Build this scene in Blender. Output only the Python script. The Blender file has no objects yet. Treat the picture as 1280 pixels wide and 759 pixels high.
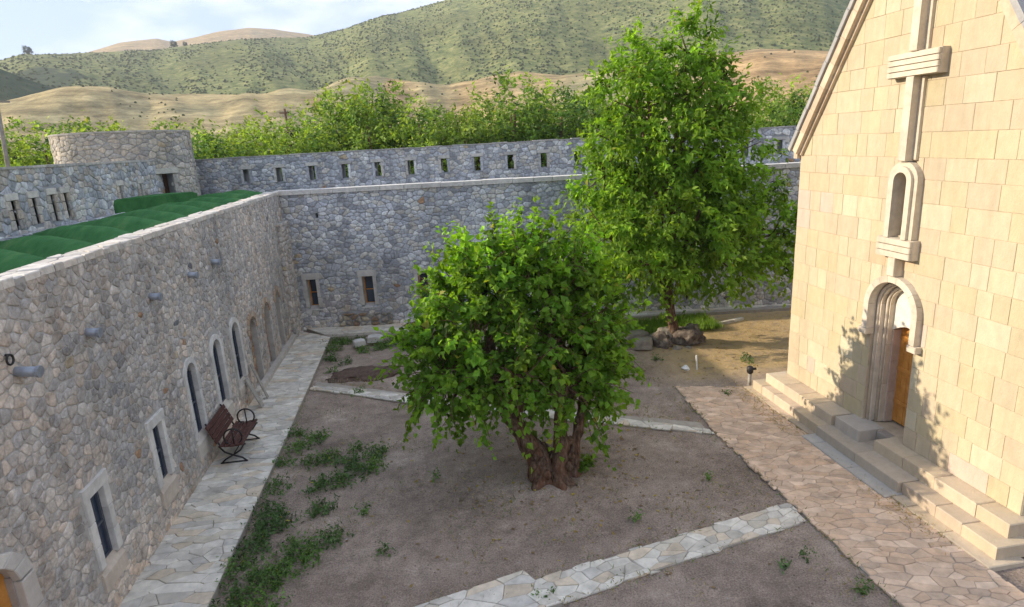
import bpy, bmesh, math, random
import numpy as np
from mathutils import Vector, Matrix, noise as mnoise

R = math.radians
scene = bpy.context.scene
COL = scene.collection

# ------------------------------------------------------------------ camera
CAM_H = 6.5
cam_d = bpy.data.cameras.new('camera')
cam = bpy.data.objects.new('camera', cam_d)
COL.objects.link(cam)
scene.camera = cam
cam_d.sensor_fit = 'HORIZONTAL'
cam_d.sensor_width = 36.0
cam_d.lens = 766.14 / 1280 * 36.0
cam_d.clip_start = 0.1
cam_d.clip_end = 8000
_p, _r, _y = R(14.797), R(-3.188), R(7.815)
_fw = Vector((math.sin(_y) * math.cos(_p), math.cos(_y) * math.cos(_p), -math.sin(_p)))
_ri = Vector((math.cos(_y), -math.sin(_y), 0))
_up = _ri.cross(_fw)
_R = _ri * math.cos(_r) + _up * math.sin(_r)
_U = -_ri * math.sin(_r) + _up * math.cos(_r)
M = Matrix.Identity(4)
for i in range(3):
    M[i][0], M[i][1], M[i][2] = _R[i], _U[i], -_fw[i]
M[2][3] = CAM_H
cam.matrix_world = M

# ------------------------------------------------------------------ light
SUN_AZ, SUN_EL = R(15), R(21.4)          # sun stands to the left (-X), slightly beyond
sun_dir = Vector((-math.cos(SUN_AZ) * math.cos(SUN_EL), math.sin(SUN_AZ) * math.cos(SUN_EL), math.sin(SUN_EL)))
sd = bpy.data.lights.new('sun', 'SUN')
sd.energy = 2.05
sd.angle = R(0.53)
sd.color = (1.0, 0.86, 0.66)
sun = bpy.data.objects.new('sun', sd)
COL.objects.link(sun)
sun.rotation_mode = 'QUATERNION'
sun.rotation_quaternion = (-sun_dir).to_track_quat('-Z', 'Y')
sun.location = sun_dir * 100

world = bpy.data.worlds.new('World')
scene.world = world
world.use_nodes = True
wn, wl = world.node_tree.nodes, world.node_tree.links
wn.clear()
w_out = wn.new('ShaderNodeOutputWorld')
w_bg = wn.new('ShaderNodeBackground')
w_bg.inputs['Strength'].default_value = 0.15
sky = wn.new('ShaderNodeTexSky')
sky.sky_type = 'NISHITA'
sky.sun_disc = False
sky.sun_elevation = SUN_EL
sky.sun_rotation = math.atan2(sun_dir.x, sun_dir.y)
sky.altitude = 900
sky.air_density = 1.0
sky.dust_density = 0.3
sky.ozone_density = 1.6
w_tc = wn.new('ShaderNodeTexCoord')
w_map = wn.new('ShaderNodeMapping')
w_map.inputs['Scale'].default_value = (1.0, 1.0, 2.6)
w_map.inputs['Location'].default_value = (5.2, 0.7, 0.0)
w_noise = wn.new('ShaderNodeTexNoise')
w_noise.inputs['Scale'].default_value = 2.3
w_noise.inputs['Detail'].default_value = 8
w_noise.inputs['Roughness'].default_value = 0.6
w_ramp = wn.new('ShaderNodeValToRGB')
w_ramp.color_ramp.elements[0].position = 0.46
w_ramp.color_ramp.elements[0].color = (0, 0, 0, 1)
w_ramp.color_ramp.elements[1].position = 0.66
w_ramp.color_ramp.elements[1].color = (0.85, 0.85, 0.85, 1)
w_mix = wn.new('ShaderNodeMixRGB')
w_mix.inputs['Color2'].default_value = (3.1, 3.05, 3.05, 1)
w_veil = wn.new('ShaderNodeMixRGB')              # thin even high haze over the whole sky
w_veil.inputs['Fac'].default_value = 0.93
w_veil.inputs['Color2'].default_value = (1.16, 1.42, 1.98, 1)
wl.new(w_tc.outputs['Generated'], w_map.inputs['Vector'])
wl.new(w_map.outputs['Vector'], w_noise.inputs['Vector'])
wl.new(w_noise.outputs['Fac'], w_ramp.inputs['Fac'])
wl.new(w_ramp.outputs['Color'], w_mix.inputs['Fac'])
wl.new(sky.outputs['Color'], w_veil.inputs['Color1'])
wl.new(w_veil.outputs['Color'], w_mix.inputs['Color1'])
wl.new(w_mix.outputs['Color'], w_bg.inputs['Color'])
wl.new(w_bg.outputs['Background'], w_out.inputs['Surface'])

scene.view_settings.view_transform = 'Standard'
scene.view_settings.look = 'None'
scene.view_settings.exposure = 1.85
scene.view_settings.gamma = 1.0
scene.cycles.max_bounces = 8
scene.cycles.diffuse_bounces = 4
scene.cycles.transparent_max_bounces = 8

# ------------------------------------------------------------------ materials
def nodes_of(m):
    m.use_nodes = True
    t = m.node_tree
    return t, t.nodes, t.links, t.nodes['Principled BSDF']

def noise_node(t, vec, scale, detail=4, rough=0.55):
    n = t.nodes.new('ShaderNodeTexNoise')
    n.inputs['Scale'].default_value = scale
    n.inputs['Detail'].default_value = detail
    n.inputs['Roughness'].default_value = rough
    t.links.new(vec, n.inputs['Vector'])
    return n.outputs['Fac']

def ramp(t, fac, stops):
    r = t.nodes.new('ShaderNodeValToRGB')
    e = r.color_ramp.elements
    while len(e) < len(stops):
        e.new(0.5)
    for k, (p, c) in enumerate(stops):
        e[k].position = p
        e[k].color = (c[0], c[1], c[2], 1)
    t.links.new(fac, r.inputs['Fac'])
    return r.outputs['Color']

def mixc(t, fac, a, b, mode='MIX'):
    m = t.nodes.new('ShaderNodeMixRGB')
    m.blend_type = mode
    for s, v in ((m.inputs['Fac'], fac), (m.inputs['Color1'], a), (m.inputs['Color2'], b)):
        if isinstance(v, (int, float)):
            s.default_value = v
        elif isinstance(v, tuple):
            s.default_value = (v[0], v[1], v[2], 1)
        else:
            t.links.new(v, s)
    return m.outputs['Color']

def bump(t, h, bsdf, strength=0.4, dist=0.02):
    b = t.nodes.new('ShaderNodeBump')
    b.inputs['Strength'].default_value = strength
    b.inputs['Distance'].default_value = dist
    t.links.new(h, b.inputs['Height'])
    t.links.new(b.outputs['Normal'], bsdf.inputs['Normal'])

def position(t):
    return t.nodes.new('ShaderNodeNewGeometry').outputs['Position']

def tint_mat(name, rough=0.85, sc=9.0, amount=0.5, bscale=30, bstr=0.5, bdist=0.015, spec=0.25, stain=None, stretch=None, streak=0.0):
    """stone: per-piece colour from the 'tint' attribute, broken up by two scales of noise"""
    m = bpy.data.materials.new(name)
    t, n, l, b = nodes_of(m)
    pos = position(t)
    a = n.new('ShaderNodeAttribute')
    a.attribute_name = 'tint'
    if stretch:
        mp = n.new('ShaderNodeMapping')
        mp.inputs['Scale'].default_value = stretch
        l.new(pos, mp.inputs['Vector'])
        spos = mp.outputs['Vector']
    else:
        spos = pos
    big = noise_node(t, spos, sc, 5, 0.6)
    shade = ramp(t, big, [(0.25, (1 - amount,) * 3), (0.75, (1 + amount * 0.55,) * 3)])
    c = mixc(t, 1.0, a.outputs['Color'], shade, 'MULTIPLY')
    if streak:
        ms = n.new('ShaderNodeMapping')
        ms.inputs['Scale'].default_value = (1.0, 1.0, 0.12)
        l.new(pos, ms.inputs['Vector'])
        c = mixc(t, 1.0, c, ramp(t, noise_node(t, ms.outputs['Vector'], 1.7, 7, 0.68), [(0.36, (1 - streak,) * 3), (0.52, (1.0,) * 3), (0.7, (1 + streak * .35,) * 3)]), 'MULTIPLY')
    if stain:
        col, scl, lo, hi, k = stain
        f = noise_node(t, pos, scl, 6, 0.65)
        fr = ramp(t, f, [(lo, (0, 0, 0)), (hi, (k, k, k))])
        c = mixc(t, fr, c, col)
    l.new(c, b.inputs['Base Color'])
    b.inputs['Roughness'].default_value = rough
    b.inputs['Specular IOR Level'].default_value = spec
    bump(t, noise_node(t, spos, bscale, 6, 0.65), b, bstr, bdist)
    return m

def noise_mat(name, stops, sc=6.0, rough=0.85, bscale=30, bstr=0.5, bdist=0.015, spec=0.25, detail=6, metallic=0.0):
    m = bpy.data.materials.new(name)
    t, n, l, b = nodes_of(m)
    pos = position(t)
    l.new(ramp(t, noise_node(t, pos, sc, detail, 0.62), stops), b.inputs['Base Color'])
    b.inputs['Roughness'].default_value = rough
    b.inputs['Metallic'].default_value = metallic
    b.inputs['Specular IOR Level'].default_value = spec
    bump(t, noise_node(t, pos, bscale, 6, 0.65), b, bstr, bdist)
    return m

def leaf_mat(name, trans=0.5, gloss=0.2):
    m = bpy.data.materials.new(name)
    t, n, l, b = nodes_of(m)
    a = n.new('ShaderNodeAttribute')
    a.attribute_name = 'tint'
    l.new(a.outputs['Color'], b.inputs['Base Color'])
    b.inputs['Roughness'].default_value = 0.5
    b.inputs['Specular IOR Level'].default_value = gloss
    tr = n.new('ShaderNodeBsdfTranslucent')
    tc = mixc(t, 1.0, a.outputs['Color'], (1.65, 1.65, 0.55), 'MULTIPLY')
    l.new(tc, tr.inputs['Color'])
    mx = n.new('ShaderNodeMixShader')
    mx.inputs['Fac'].default_value = trans
    l.new(b.outputs['BSDF'], mx.inputs[1])
    l.new(tr.outputs['BSDF'], mx.inputs[2])
    l.new(mx.outputs['Shader'], n['Material Output'].inputs['Surface'])
    return m

RUBBLE = tint_mat('rubble_stone', 0.9, 13, 0.45, 34, 0.8, 0.025, streak=0.28, stain=((0.30, 0.19, 0.11), 0.55, 0.60, 0.80, 0.45))
MORTAR = noise_mat('lime_mortar', [(0.3, (0.38, 0.365, 0.34)), (0.7, (0.51, 0.49, 0.46))], 5, 0.95, 45, 0.7, 0.02)
FARMORTAR = noise_mat('grey_mortar', [(0.3, (0.26, 0.27, 0.285)), (0.7, (0.37, 0.38, 0.395))], 4, 0.95, 45, 0.7, 0.02)
ASHLAR = tint_mat('ashlar_limestone', 0.82, 7, 0.11, 30, 0.6, 0.016, stretch=(1.2, 1.2, .6), streak=0.10, stain=((0.50, 0.36, 0.21), 2.1, 0.56, 0.80, 0.36))
CARVED = tint_mat('carved_limestone', 0.82, 6, 0.22, 40, 0.5, 0.01, streak=0.16, stain=((0.36, 0.29, 0.21), 3.1, 0.58, 0.8, 0.35))
FLAG = tint_mat('flagstone', 0.8, 5, 0.3, 24, 0.5, 0.012, stain=((0.16, 0.145, 0.12), 2.2, 0.55, 0.8, 0.55))
BED = noise_mat('path_bedding', [(0.3, (0.30, 0.265, 0.22)), (0.7, (0.42, 0.38, 0.325))], 7, 0.95, 40, 0.6, 0.015)
COPING = tint_mat('coping_stone', 0.85, 8, 0.3, 26, 0.6, 0.015)
SLATE = noise_mat('grey_roof_slab', [(0.3, (0.30, 0.295, 0.295)), (0.7, (0.43, 0.42, 0.41))], 3, 0.85, 20, 0.4, 0.02)
PAINT = noise_mat('grey_window_paint', [(0.3, (0.07, 0.08, 0.10)), (0.7, (0.11, 0.12, 0.145))], 9, 0.6)
DARKWOOD = noise_mat('dark_window_wood', [(0.3, (0.05, 0.028, 0.016)), (0.7, (0.10, 0.055, 0.03))], 9, 0.6)
HONEYWOOD = noise_mat('honey_door_wood', [(0.3, (0.42, 0.17, 0.035)), (0.7, (0.62, 0.29, 0.07))], 6, 0.5, 40, 0.3, 0.006)
BENCHWOOD = noise_mat('brown_bench_wood', [(0.3, (0.055, 0.022, 0.018)), (0.7, (0.12, 0.05, 0.038))], 12, 0.5, 40, 0.3, 0.004)
GREYWOOD = noise_mat('weathered_board', [(0.3, (0.26, 0.24, 0.21)), (0.7, (0.42, 0.39, 0.34))], 8, 0.8)
IRON = noise_mat('black_iron', [(0.3, (0.012, 0.011, 0.012)), (0.7, (0.03, 0.026, 0.026))], 15, 0.5, 60, 0.2, 0.003, 0.4)
ZINC = noise_mat('zinc_spout', [(0.3, (0.25, 0.28, 0.33)), (0.7, (0.36, 0.39, 0.44))], 10, 0.45, 50, 0.2, 0.004, 0.5, metallic=0.35)
def bark_mat():
    m = bpy.data.materials.new('tree_bark')
    t, n, l, b = nodes_of(m)
    pos = position(t)
    mp = n.new('ShaderNodeMapping')
    mp.inputs['Scale'].default_value = (1, 1, 0.28)
    l.new(pos, mp.inputs['Vector'])
    f = noise_node(t, mp.outputs['Vector'], 16, 6, 0.7)
    g = noise_node(t, pos, 3.5, 4, 0.6)
    c = ramp(t, f, [(0.34, (0.035, 0.022, 0.017)), (0.5, (0.13, 0.085, 0.06)), (0.66, (0.27, 0.19, 0.135))])
    c = mixc(t, ramp(t, g, [(0.42, (0, 0, 0)), (0.65, (0.6,) * 3)]), c, (0.21, 0.095, 0.05))
    l.new(c, b.inputs['Base Color'])
    b.inputs['Roughness'].default_value = 0.95
    b.inputs['Specular IOR Level'].default_value = 0.1
    bump(t, f, b, 1.0, 0.06)
    return m
BARK = bark_mat()
DEADROOT = noise_mat('root_wood', [(0.3, (0.06, 0.045, 0.038)), (0.5, (0.17, 0.135, 0.11)), (0.72, (0.34, 0.29, 0.24))], 6, 0.92, 18, 1.0, 0.05)
LEAF = leaf_mat('broad_leaf')
FARLEAF = leaf_mat('orchard_leaf', 0.4, 0.2)
WEEDLEAF = leaf_mat('weed_leaf', 0.3, 0.25)
WHITE = noise_mat('white_paper', [(0.3, (0.7, 0.7, 0.68)), (0.7, (0.82, 0.82, 0.8))], 9, 0.7)
POLEM = noise_mat('pole_concrete', [(0.3, (0.20, 0.18, 0.16)), (0.7, (0.32, 0.29, 0.25))], 5, 0.85)
PALESTONE = noise_mat('pale_cut_stone', [(0.3, (0.42, 0.40, 0.37)), (0.7, (0.62, 0.60, 0.56))], 4, 0.85, 30, 0.5, 0.015)
BOULDER = noise_mat('boulder_stone', [(0.3, (0.17, 0.15, 0.13)), (0.7, (0.36, 0.32, 0.27))], 3, 0.9, 18, 0.7, 0.03)
DIRT = noise_mat('loose_earth', [(0.3, (0.085, 0.056, 0.043)), (0.7, (0.17, 0.12, 0.093))], 9, 0.95, 26, 1.0, 0.04)
DARKROOM = noise_mat('unlit_plaster', [(0.3, (0.10, 0.09, 0.08)), (0.7, (0.16, 0.14, 0.12))], 3, 0.95)
BRICK = tint_mat('brick_infill', 0.9, 6, 0.35, 26, 0.6, 0.015)

def glass_mat():
    m = bpy.data.materials.new('dark_window_glass')
    t, n, l, b = nodes_of(m)
    b.inputs['Base Color'].default_value = (0.035, 0.05, 0.08, 1)
    b.inputs['Roughness'].default_value = 0.08
    b.inputs['Specular IOR Level'].default_value = 0.6
    return m
GLASS = glass_mat()

def turf_mat():
    m = bpy.data.materials.new('green_turf_carpet')
    t, n, l, b = nodes_of(m)
    pos = position(t)
    l.new(ramp(t, noise_node(t, pos, 2.5, 6, 0.6), [(0.3, (0.036, 0.125, 0.040)), (0.55, (0.060, 0.185, 0.060)), (0.75, (0.11, 0.225, 0.08))]), b.inputs['Base Color'])
    b.inputs['Roughness'].default_value = 0.95
    b.inputs['Specular IOR Level'].default_value = 0.1
    bump(t, noise_node(t, pos, 90, 3, 0.7), b, 0.7, 0.02)
    return m
TURF = turf_mat()

def soil_mat():
    m = bpy.data.materials.new('courtyard_soil')
    t, n, l, b = nodes_of(m)
    pos = position(t)
    big = noise_node(t, pos, 0.55, 8, 0.68)
    mid = noise_node(t, pos, 3.5, 6, 0.7)
    fine = noise_node(t, pos, 38, 4, 0.7)
    c = ramp(t, big, [(0.32, (0.215, 0.168, 0.135)), (0.48, (0.32, 0.253, 0.205)), (0.56, (0.36, 0.287, 0.233)), (0.68, (0.46, 0.375, 0.31))])
    c = mixc(t, 1.0, c, ramp(t, mid, [(0.25, (0.66,) * 3), (0.75, (1.25,) * 3)]), 'MULTIPLY')
    c = mixc(t, 1.0, c, ramp(t, fine, [(0.3, (0.55,) * 3), (0.5, (1.0,) * 3), (0.72, (1.5,) * 3)]), 'MULTIPLY')
    # thin dry straw-coloured growth on the far right patch
    sx = n.new('ShaderNodeSeparateXYZ')
    l.new(pos, sx.inputs[0])
    def rng(o, a, z):
        mr = n.new('ShaderNodeMapRange')
        mr.interpolation_type = 'SMOOTHSTEP'
        mr.inputs['From Min'].default_value = a
        mr.inputs['From Max'].default_value = z
        l.new(o, mr.inputs['Value'])
        return mr.outputs['Result']
    mm = n.new('ShaderNodeMath'); mm.operation = 'MULTIPLY'
    l.new(rng(sx.outputs['Y'], 14.0, 15.2), mm.inputs[0])
    l.new(rng(sx.outputs['X'], 5.5, 7.5), mm.inputs[1])
    m2 = n.new('ShaderNodeMath'); m2.operation = 'MULTIPLY'
    l.new(mm.outputs[0], m2.inputs[0])
    l.new(ramp(t, noise_node(t, pos, 2.2, 6, 0.7), [(0.25, (0, 0, 0)), (0.5, (0.9,) * 3)]), m2.inputs[1])
    c = mixc(t, m2.outputs[0], c, (0.55, 0.40, 0.21))
    l.new(c, b.inputs['Base Color'])
    b.inputs['Roughness'].default_value = 0.96
    b.inputs['Specular IOR Level'].default_value = 0.12
    ad = n.new('ShaderNodeMath'); ad.operation = 'ADD'
    l.new(mid, ad.inputs[0]); l.new(fine, ad.inputs[1])
    bump(t, ad.outputs[0], b, 0.85, 0.035)
    return m
SOIL = soil_mat()

def hill_mat():
    m = bpy.data.materials.new('hill_grass_and_scrub')
    t, n, l, b = nodes_of(m)
    pos = position(t)
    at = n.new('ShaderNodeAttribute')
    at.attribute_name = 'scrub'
    n1 = noise_node(t, pos, 0.012, 8, 0.65)
    n2 = noise_node(t, pos, 0.13, 8, 0.85)
    fa = n.new('ShaderNodeAttribute')
    fa.attribute_name = 'field'
    wild = ramp(t, n1, [(0.34, (0.28, 0.265, 0.15)), (0.46, (0.38, 0.325, 0.175)), (0.56, (0.47, 0.37, 0.19)), (0.7, (0.32, 0.29, 0.165))])
    crop = ramp(t, n1, [(0.36, (0.42, 0.29, 0.15)), (0.5, (0.50, 0.33, 0.16)), (0.66, (0.40, 0.30, 0.17))])
    dry = mixc(t, fa.outputs['Fac'], wild, crop)
    mp = n.new('ShaderNodeMapping')
    mp.inputs['Scale'].default_value = (0.35, 1.0, 4.0)
    l.new(pos, mp.inputs['Vector'])
    n3 = noise_node(t, mp.outputs['Vector'], 0.09, 7, 0.75)
    dry = mixc(t, 1.0, dry, ramp(t, n3, [(0.34, (0.50,) * 3), (0.66, (1.35,) * 3)]), 'MULTIPLY')
    dry = mixc(t, 1.0, dry, ramp(t, n2, [(0.34, (0.55,) * 3), (0.66, (1.35,) * 3)]), 'MULTIPLY')
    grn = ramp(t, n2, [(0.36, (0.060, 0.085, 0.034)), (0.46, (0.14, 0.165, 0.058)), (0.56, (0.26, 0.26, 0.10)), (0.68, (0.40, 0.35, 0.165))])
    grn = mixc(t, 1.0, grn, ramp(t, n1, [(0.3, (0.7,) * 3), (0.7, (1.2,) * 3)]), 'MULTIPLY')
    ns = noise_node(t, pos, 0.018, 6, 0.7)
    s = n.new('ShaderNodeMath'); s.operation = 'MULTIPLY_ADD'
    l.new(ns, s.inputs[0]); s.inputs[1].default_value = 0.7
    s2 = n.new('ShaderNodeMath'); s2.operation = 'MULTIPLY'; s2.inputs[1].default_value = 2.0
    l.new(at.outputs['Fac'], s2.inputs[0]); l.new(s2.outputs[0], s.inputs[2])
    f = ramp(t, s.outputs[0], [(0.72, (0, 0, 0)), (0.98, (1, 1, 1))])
    wood = ramp(t, at.outputs['Fac'], [(0.62, (0, 0, 0)), (0.72, (1, 1, 1))])  # mask for the shade painted dark green on the far-left slope
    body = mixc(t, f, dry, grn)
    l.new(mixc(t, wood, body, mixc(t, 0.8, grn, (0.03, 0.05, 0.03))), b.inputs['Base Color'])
    b.inputs['Roughness'].default_value = 0.95
    b.inputs['Specular IOR Level'].default_value = 0.08
    bump(t, n2, b, 0.5, 2.0)
    return m
HILL = hill_mat()

# ------------------------------------------------------------------ mesh helpers
def put(o, parent=None):
    COL.objects.link(o)
    if parent is not None:
        o.parent = parent
        if parent.type == 'EMPTY' and parent.name not in LOCAL:
            o.matrix_parent_inverse = Matrix.Translation(-parent.location)
    return o

LOCAL = set()                 # roots whose parts are modelled about the root itself

def thing(name, label, cat, loc=(0, 0, 0), group=None, local=False):
    o = bpy.data.objects.new(name, None)
    o.empty_display_size = 0.3
    o.location = loc
    o['label'] = label
    o['category'] = cat
    if group:
        o['group'] = group
    COL.objects.link(o)
    if local:
        LOCAL.add(o.name)
    return o

def tag(o, label, cat, group=None):
    o['label'] = label
    o['category'] = cat
    if group:
        o['group'] = group
    return o

class Frame:
    """flat reference frame: origin, u, v and outward normal"""
    def __init__(s, o, u, v):
        s.o, s.u, s.v = Vector(o), Vector(u).normalized(), Vector(v).normalized()
        s.n = s.u.cross(s.v)
    def __call__(s, u, v, h=0.0):
        return s.o + s.u * u + s.v * v + s.n * h

class CylFrame:
    """frame wrapped round a vertical cylinder; u runs along the arc"""
    def __init__(s, c, r, a0):
        s.c, s.r, s.a0 = Vector(c), r, a0
    def __call__(s, u, v, h=0.0):
        a = s.a0 + u / s.r
        q = s.r + h
        return s.c + Vector((math.cos(a) * q, math.sin(a) * q, v))

class MB:
    def __init__(s):
        s.v, s.f, s.t = [], [], []
        s.tint = (0.5, 0.5, 0.5)
    def vert(s, p):
        s.v.append((p[0], p[1], p[2])); s.t.append(s.tint)
        return len(s.v) - 1
    def poly(s, pts):
        s.f.append(tuple(s.vert(p) for p in pts))
    def prism(s, fr, poly, h0, h1, cham=0.0):
        """closed prism from a CCW 2-D polygon in frame fr between heights h0 and h1"""
        n = len(poly)
        b = [s.vert(fr(x, y, h0)) for x, y in poly]
        if cham:
            m = [s.vert(fr(x, y, h1 - cham)) for x, y in poly]
            ip = inset(poly, cham)
            t = [s.vert(fr(x, y, h1)) for x, y in ip]
            rings = [b, m, t]
        else:
            t = [s.vert(fr(x, y, h1)) for x, y in poly]
            rings = [b, t]
        for a, c in zip(rings, rings[1:]):
            for i in range(n):
                j = (i + 1) % n
                s.f.append((a[i], a[j], c[j], c[i]))
        s.f.append(tuple(rings[-1]))
        s.f.append(tuple(reversed(b)))
    def box(s, lo, hi, cham=0.0):
        fr = Frame((0, 0, 0), (1, 0, 0), (0, 1, 0))
        s.prism(fr, [(lo[0], lo[1]), (hi[0], lo[1]), (hi[0], hi[1]), (lo[0], hi[1])], lo[2], hi[2], cham)
    def rect(s, fr, u0, v0, u1, v1, h0, h1, cham=0.0):
        s.prism(fr, [(u0, v0), (u1, v0), (u1, v1), (u0, v1)], h0, h1, cham)
    def bar(s, a, b, w, h=None, up=(0, 0, 1)):
        a, b = Vector(a), Vector(b)
        h = h or w
        d = (b - a)
        L = d.length
        d.normalize()
        up = Vector(up)
        if abs(d.dot(up)) > 0.98:
            up = Vector((0, 1, 0))
        x = d.cross(up).normalized()
        y = x.cross(d).normalized()
        fr = Frame(a, x, y)
        fr.n = d
        s.prism(fr, [(w / 2, -h / 2), (-w / 2, -h / 2), (-w / 2, h / 2), (w / 2, h / 2)][::-1], 0, L)
    def tube(s, pts, rad, seg=7, jit=0.0, rng=None, caps=True):
        pts = [Vector(p) for p in pts]
        n = len(pts)
        rings = []
        x = None
        for i in range(n):
            d = (pts[min(i + 1, n - 1)] - pts[max(i - 1, 0)]).normalized()
            if x is None:
                x = d.orthogonal().normalized()
            x = (x - d * x.dot(d)).normalized()
            y = d.cross(x)
            r = rad[i] if hasattr(rad, '__len__') else rad
            ring = []
            for k in range(seg):
                a = 2 * math.pi * k / seg
                q = r * (1 + (rng.uniform(-jit, jit) if jit else 0))
                ring.append(s.vert(pts[i] + x * math.cos(a) * q + y * math.sin(a) * q))
            rings.append(ring)
        for a, b in zip(rings, rings[1:]):
            for k in range(seg):
                j = (k + 1) % seg
                s.f.append((a[k], a[j], b[j], b[k]))
        if caps:
            s.f.append(tuple(reversed(rings[0])))
            s.f.append(tuple(rings[-1]))
    def stone(s, fr, poly, h, rng, h0=-0.02):
        """rounded field stone: skirt, shoulder and crown point"""
        cx = sum(p[0] for p in poly) / len(poly)
        cy = sum(p[1] for p in poly) / len(poly)
        n = len(poly)
        rings = []
        for k, hh in ((1.0, h0), (0.975, h * 0.65), (0.80, h)):
            rings.append([s.vert(fr(cx + (x - cx) * k, cy + (y - cy) * k, hh + (rng.uniform(-.006, .006) if hh > 0 else 0))) for x, y in poly])
        for a, b in zip(rings, rings[1:]):
            for i in range(n):
                j = (i + 1) % n
                s.f.append((a[i], a[j], b[j], b[i]))
        c = s.vert(fr(cx, cy, h * 1.04))
        for i in range(n):
            s.f.append((rings[-1][i], rings[-1][(i + 1) % n], c))
    def build(s, name, mat, parent=None, smooth=False):
        me = bpy.data.meshes.new(name)
        me.from_pydata(s.v, [], s.f)
        at = me.attributes.new('tint', 'FLOAT_COLOR', 'POINT')
        arr = np.ones((len(s.v), 4), dtype=np.float32)
        arr[:, :3] = np.array(s.t, dtype=np.float32).reshape(-1, 3)
        at.data.foreach_set('color', arr.ravel())
        if smooth:
            me.polygons.foreach_set('use_smooth', np.ones(len(me.polygons), dtype=bool))
        me.materials.append(mat)
        me.update()
        o = bpy.data.objects.new(name, me)
        return put(o, parent)

def inset(poly, d):
    cx = sum(p[0] for p in poly) / len(poly)
    cy = sum(p[1] for p in poly) / len(poly)
    out = []
    for x, y in poly:
        L = math.hypot(x - cx, y - cy) or 1
        k = max(0.2, (L - d * 1.3) / L)
        out.append((cx + (x - cx) * k, cy + (y - cy) * k))
    return out

def clip(poly, nx, ny, c):
    """keep the part with nx*x+ny*y <= c"""
    out = []
    n = len(poly)
    for i in range(n):
        p, q = poly[i], poly[(i + 1) % n]
        dp, dq = nx * p[0] + ny * p[1] - c, nx * q[0] + ny * q[1] - c
        if dp <= 0:
            out.append(p)
        if (dp < 0 < dq) or (dq < 0 < dp):
            k = dp / (dp - dq)
            out.append((p[0] + (q[0] - p[0]) * k, p[1] + (q[1] - p[1]) * k))
    return out

def clip_convex(poly, region):
    n = len(region)
    for i in range(n):
        (ax, ay), (bx, by) = region[i], region[(i + 1) % n]
        nx, ny = (by - ay), -(bx - ax)
        poly = clip(poly, nx, ny, nx * ax + ny * ay)
        if len(poly) < 3:
            return []
    return poly

def area(poly):
    return 0.5 * abs(sum(poly[i][0] * poly[(i + 1) % len(poly)][1] - poly[(i + 1) % len(poly)][0] * poly[i][1] for i in range(len(poly))))

def cells(u0, v0, u1, v1, su, sv, rng, drop=0.16, jit=0.36):
    """irregular stone outlines: Voronoi cells of a jittered, staggered grid"""
    nu, nv = max(1, round((u1 - u0) / su)) + 2, max(1, round((v1 - v0) / sv)) + 2
    grid = {}
    for j in range(-1, nv):
        for i in range(-1, nu):
            if rng.random() < drop:
                continue
            grid[(i, j)] = (u0 + (i + 0.5 + 0.5 * (j % 2) + rng.uniform(-jit, jit)) * su, v0 + (j + 0.5 + rng.uniform(-jit, jit)) * sv)
    ru, rv = 2.0 * su, 2.0 * sv
    offs = [(a, b) for a in range(-3, 4) for b in range(-3, 4) if (a, b) != (0, 0)]
    offs.sort(key=lambda o: o[0] ** 2 + o[1] ** 2)
    out = []
    for (i, j), (x, y) in grid.items():
        poly = [(x - ru, y - rv), (x + ru, y - rv), (x + ru, y + rv), (x - ru, y + rv)]
        for a, b in offs:
            g = grid.get((i + a, j + b))
            if g is None:
                continue
            nx, ny = (g[0] - x) / su / su, (g[1] - y) / sv / sv
            c = (g[0] ** 2 - x ** 2) / (2 * su * su) + (g[1] ** 2 - y ** 2) / (2 * sv * sv)
            poly = clip(poly, nx, ny, c)
            if len(poly) < 3:
                break
        if len(poly) >= 3:
            out.append(poly)
    return out

def tidy(poly, gap, rng=None, soft=True):
    """shrink a cell by the mortar gap, drop short edges, knock the corners off"""
    cx = sum(p[0] for p in poly) / len(poly)
    cy = sum(p[1] for p in poly) / len(poly)
    pts = []
    for p in poly:
        if not pts or math.hypot(p[0] - pts[-1][0], p[1] - pts[-1][1]) > 0.028:
            pts.append(p)
    if len(pts) > 3 and math.hypot(pts[0][0] - pts[-1][0], pts[0][1] - pts[-1][1]) < 0.028:
        pts.pop()
    if len(pts) < 3:
        return []
    out = []
    for x, y in pts:
        L = math.hypot(x - cx, y - cy) or 1
        k = max(0.35, (L - gap) / L)
        out.append((cx + (x - cx) * k, cy + (y - cy) * k))
    if soft and len(out) < 8:
        o2 = []
        n = len(out)
        for i in range(n):
            p, q, r = out[i - 1], out[i], out[(i + 1) % n]
            a = rng.uniform(.08, .22) if rng else .15
            o2.append((q[0] + (p[0] - q[0]) * a, q[1] + (p[1] - q[1]) * a))
            o2.append((q[0] + (r[0] - q[0]) * a, q[1] + (r[1] - q[1]) * a))
        out = o2
    return out

GREYS = [(0.524, 0.483, 0.439), (0.586, 0.543, 0.490), (0.463, 0.431, 0.401), (0.664, 0.601, 0.535), (0.517, 0.491, 0.468), (0.571, 0.498, 0.425), (0.618, 0.528, 0.447)]
BLUEGREYS = [(0.485, 0.507, 0.540), (0.612, 0.625, 0.641), (0.396, 0.414, 0.447), (0.718, 0.728, 0.717), (0.540, 0.560, 0.606), (0.612, 0.590, 0.540)]

def pick(rng, pal, j=0.12):
    c = rng.choice(pal)
    k = 1 + rng.uniform(-j, j)
    return (c[0] * k, c[1] * k, c[2] * k)

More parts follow.
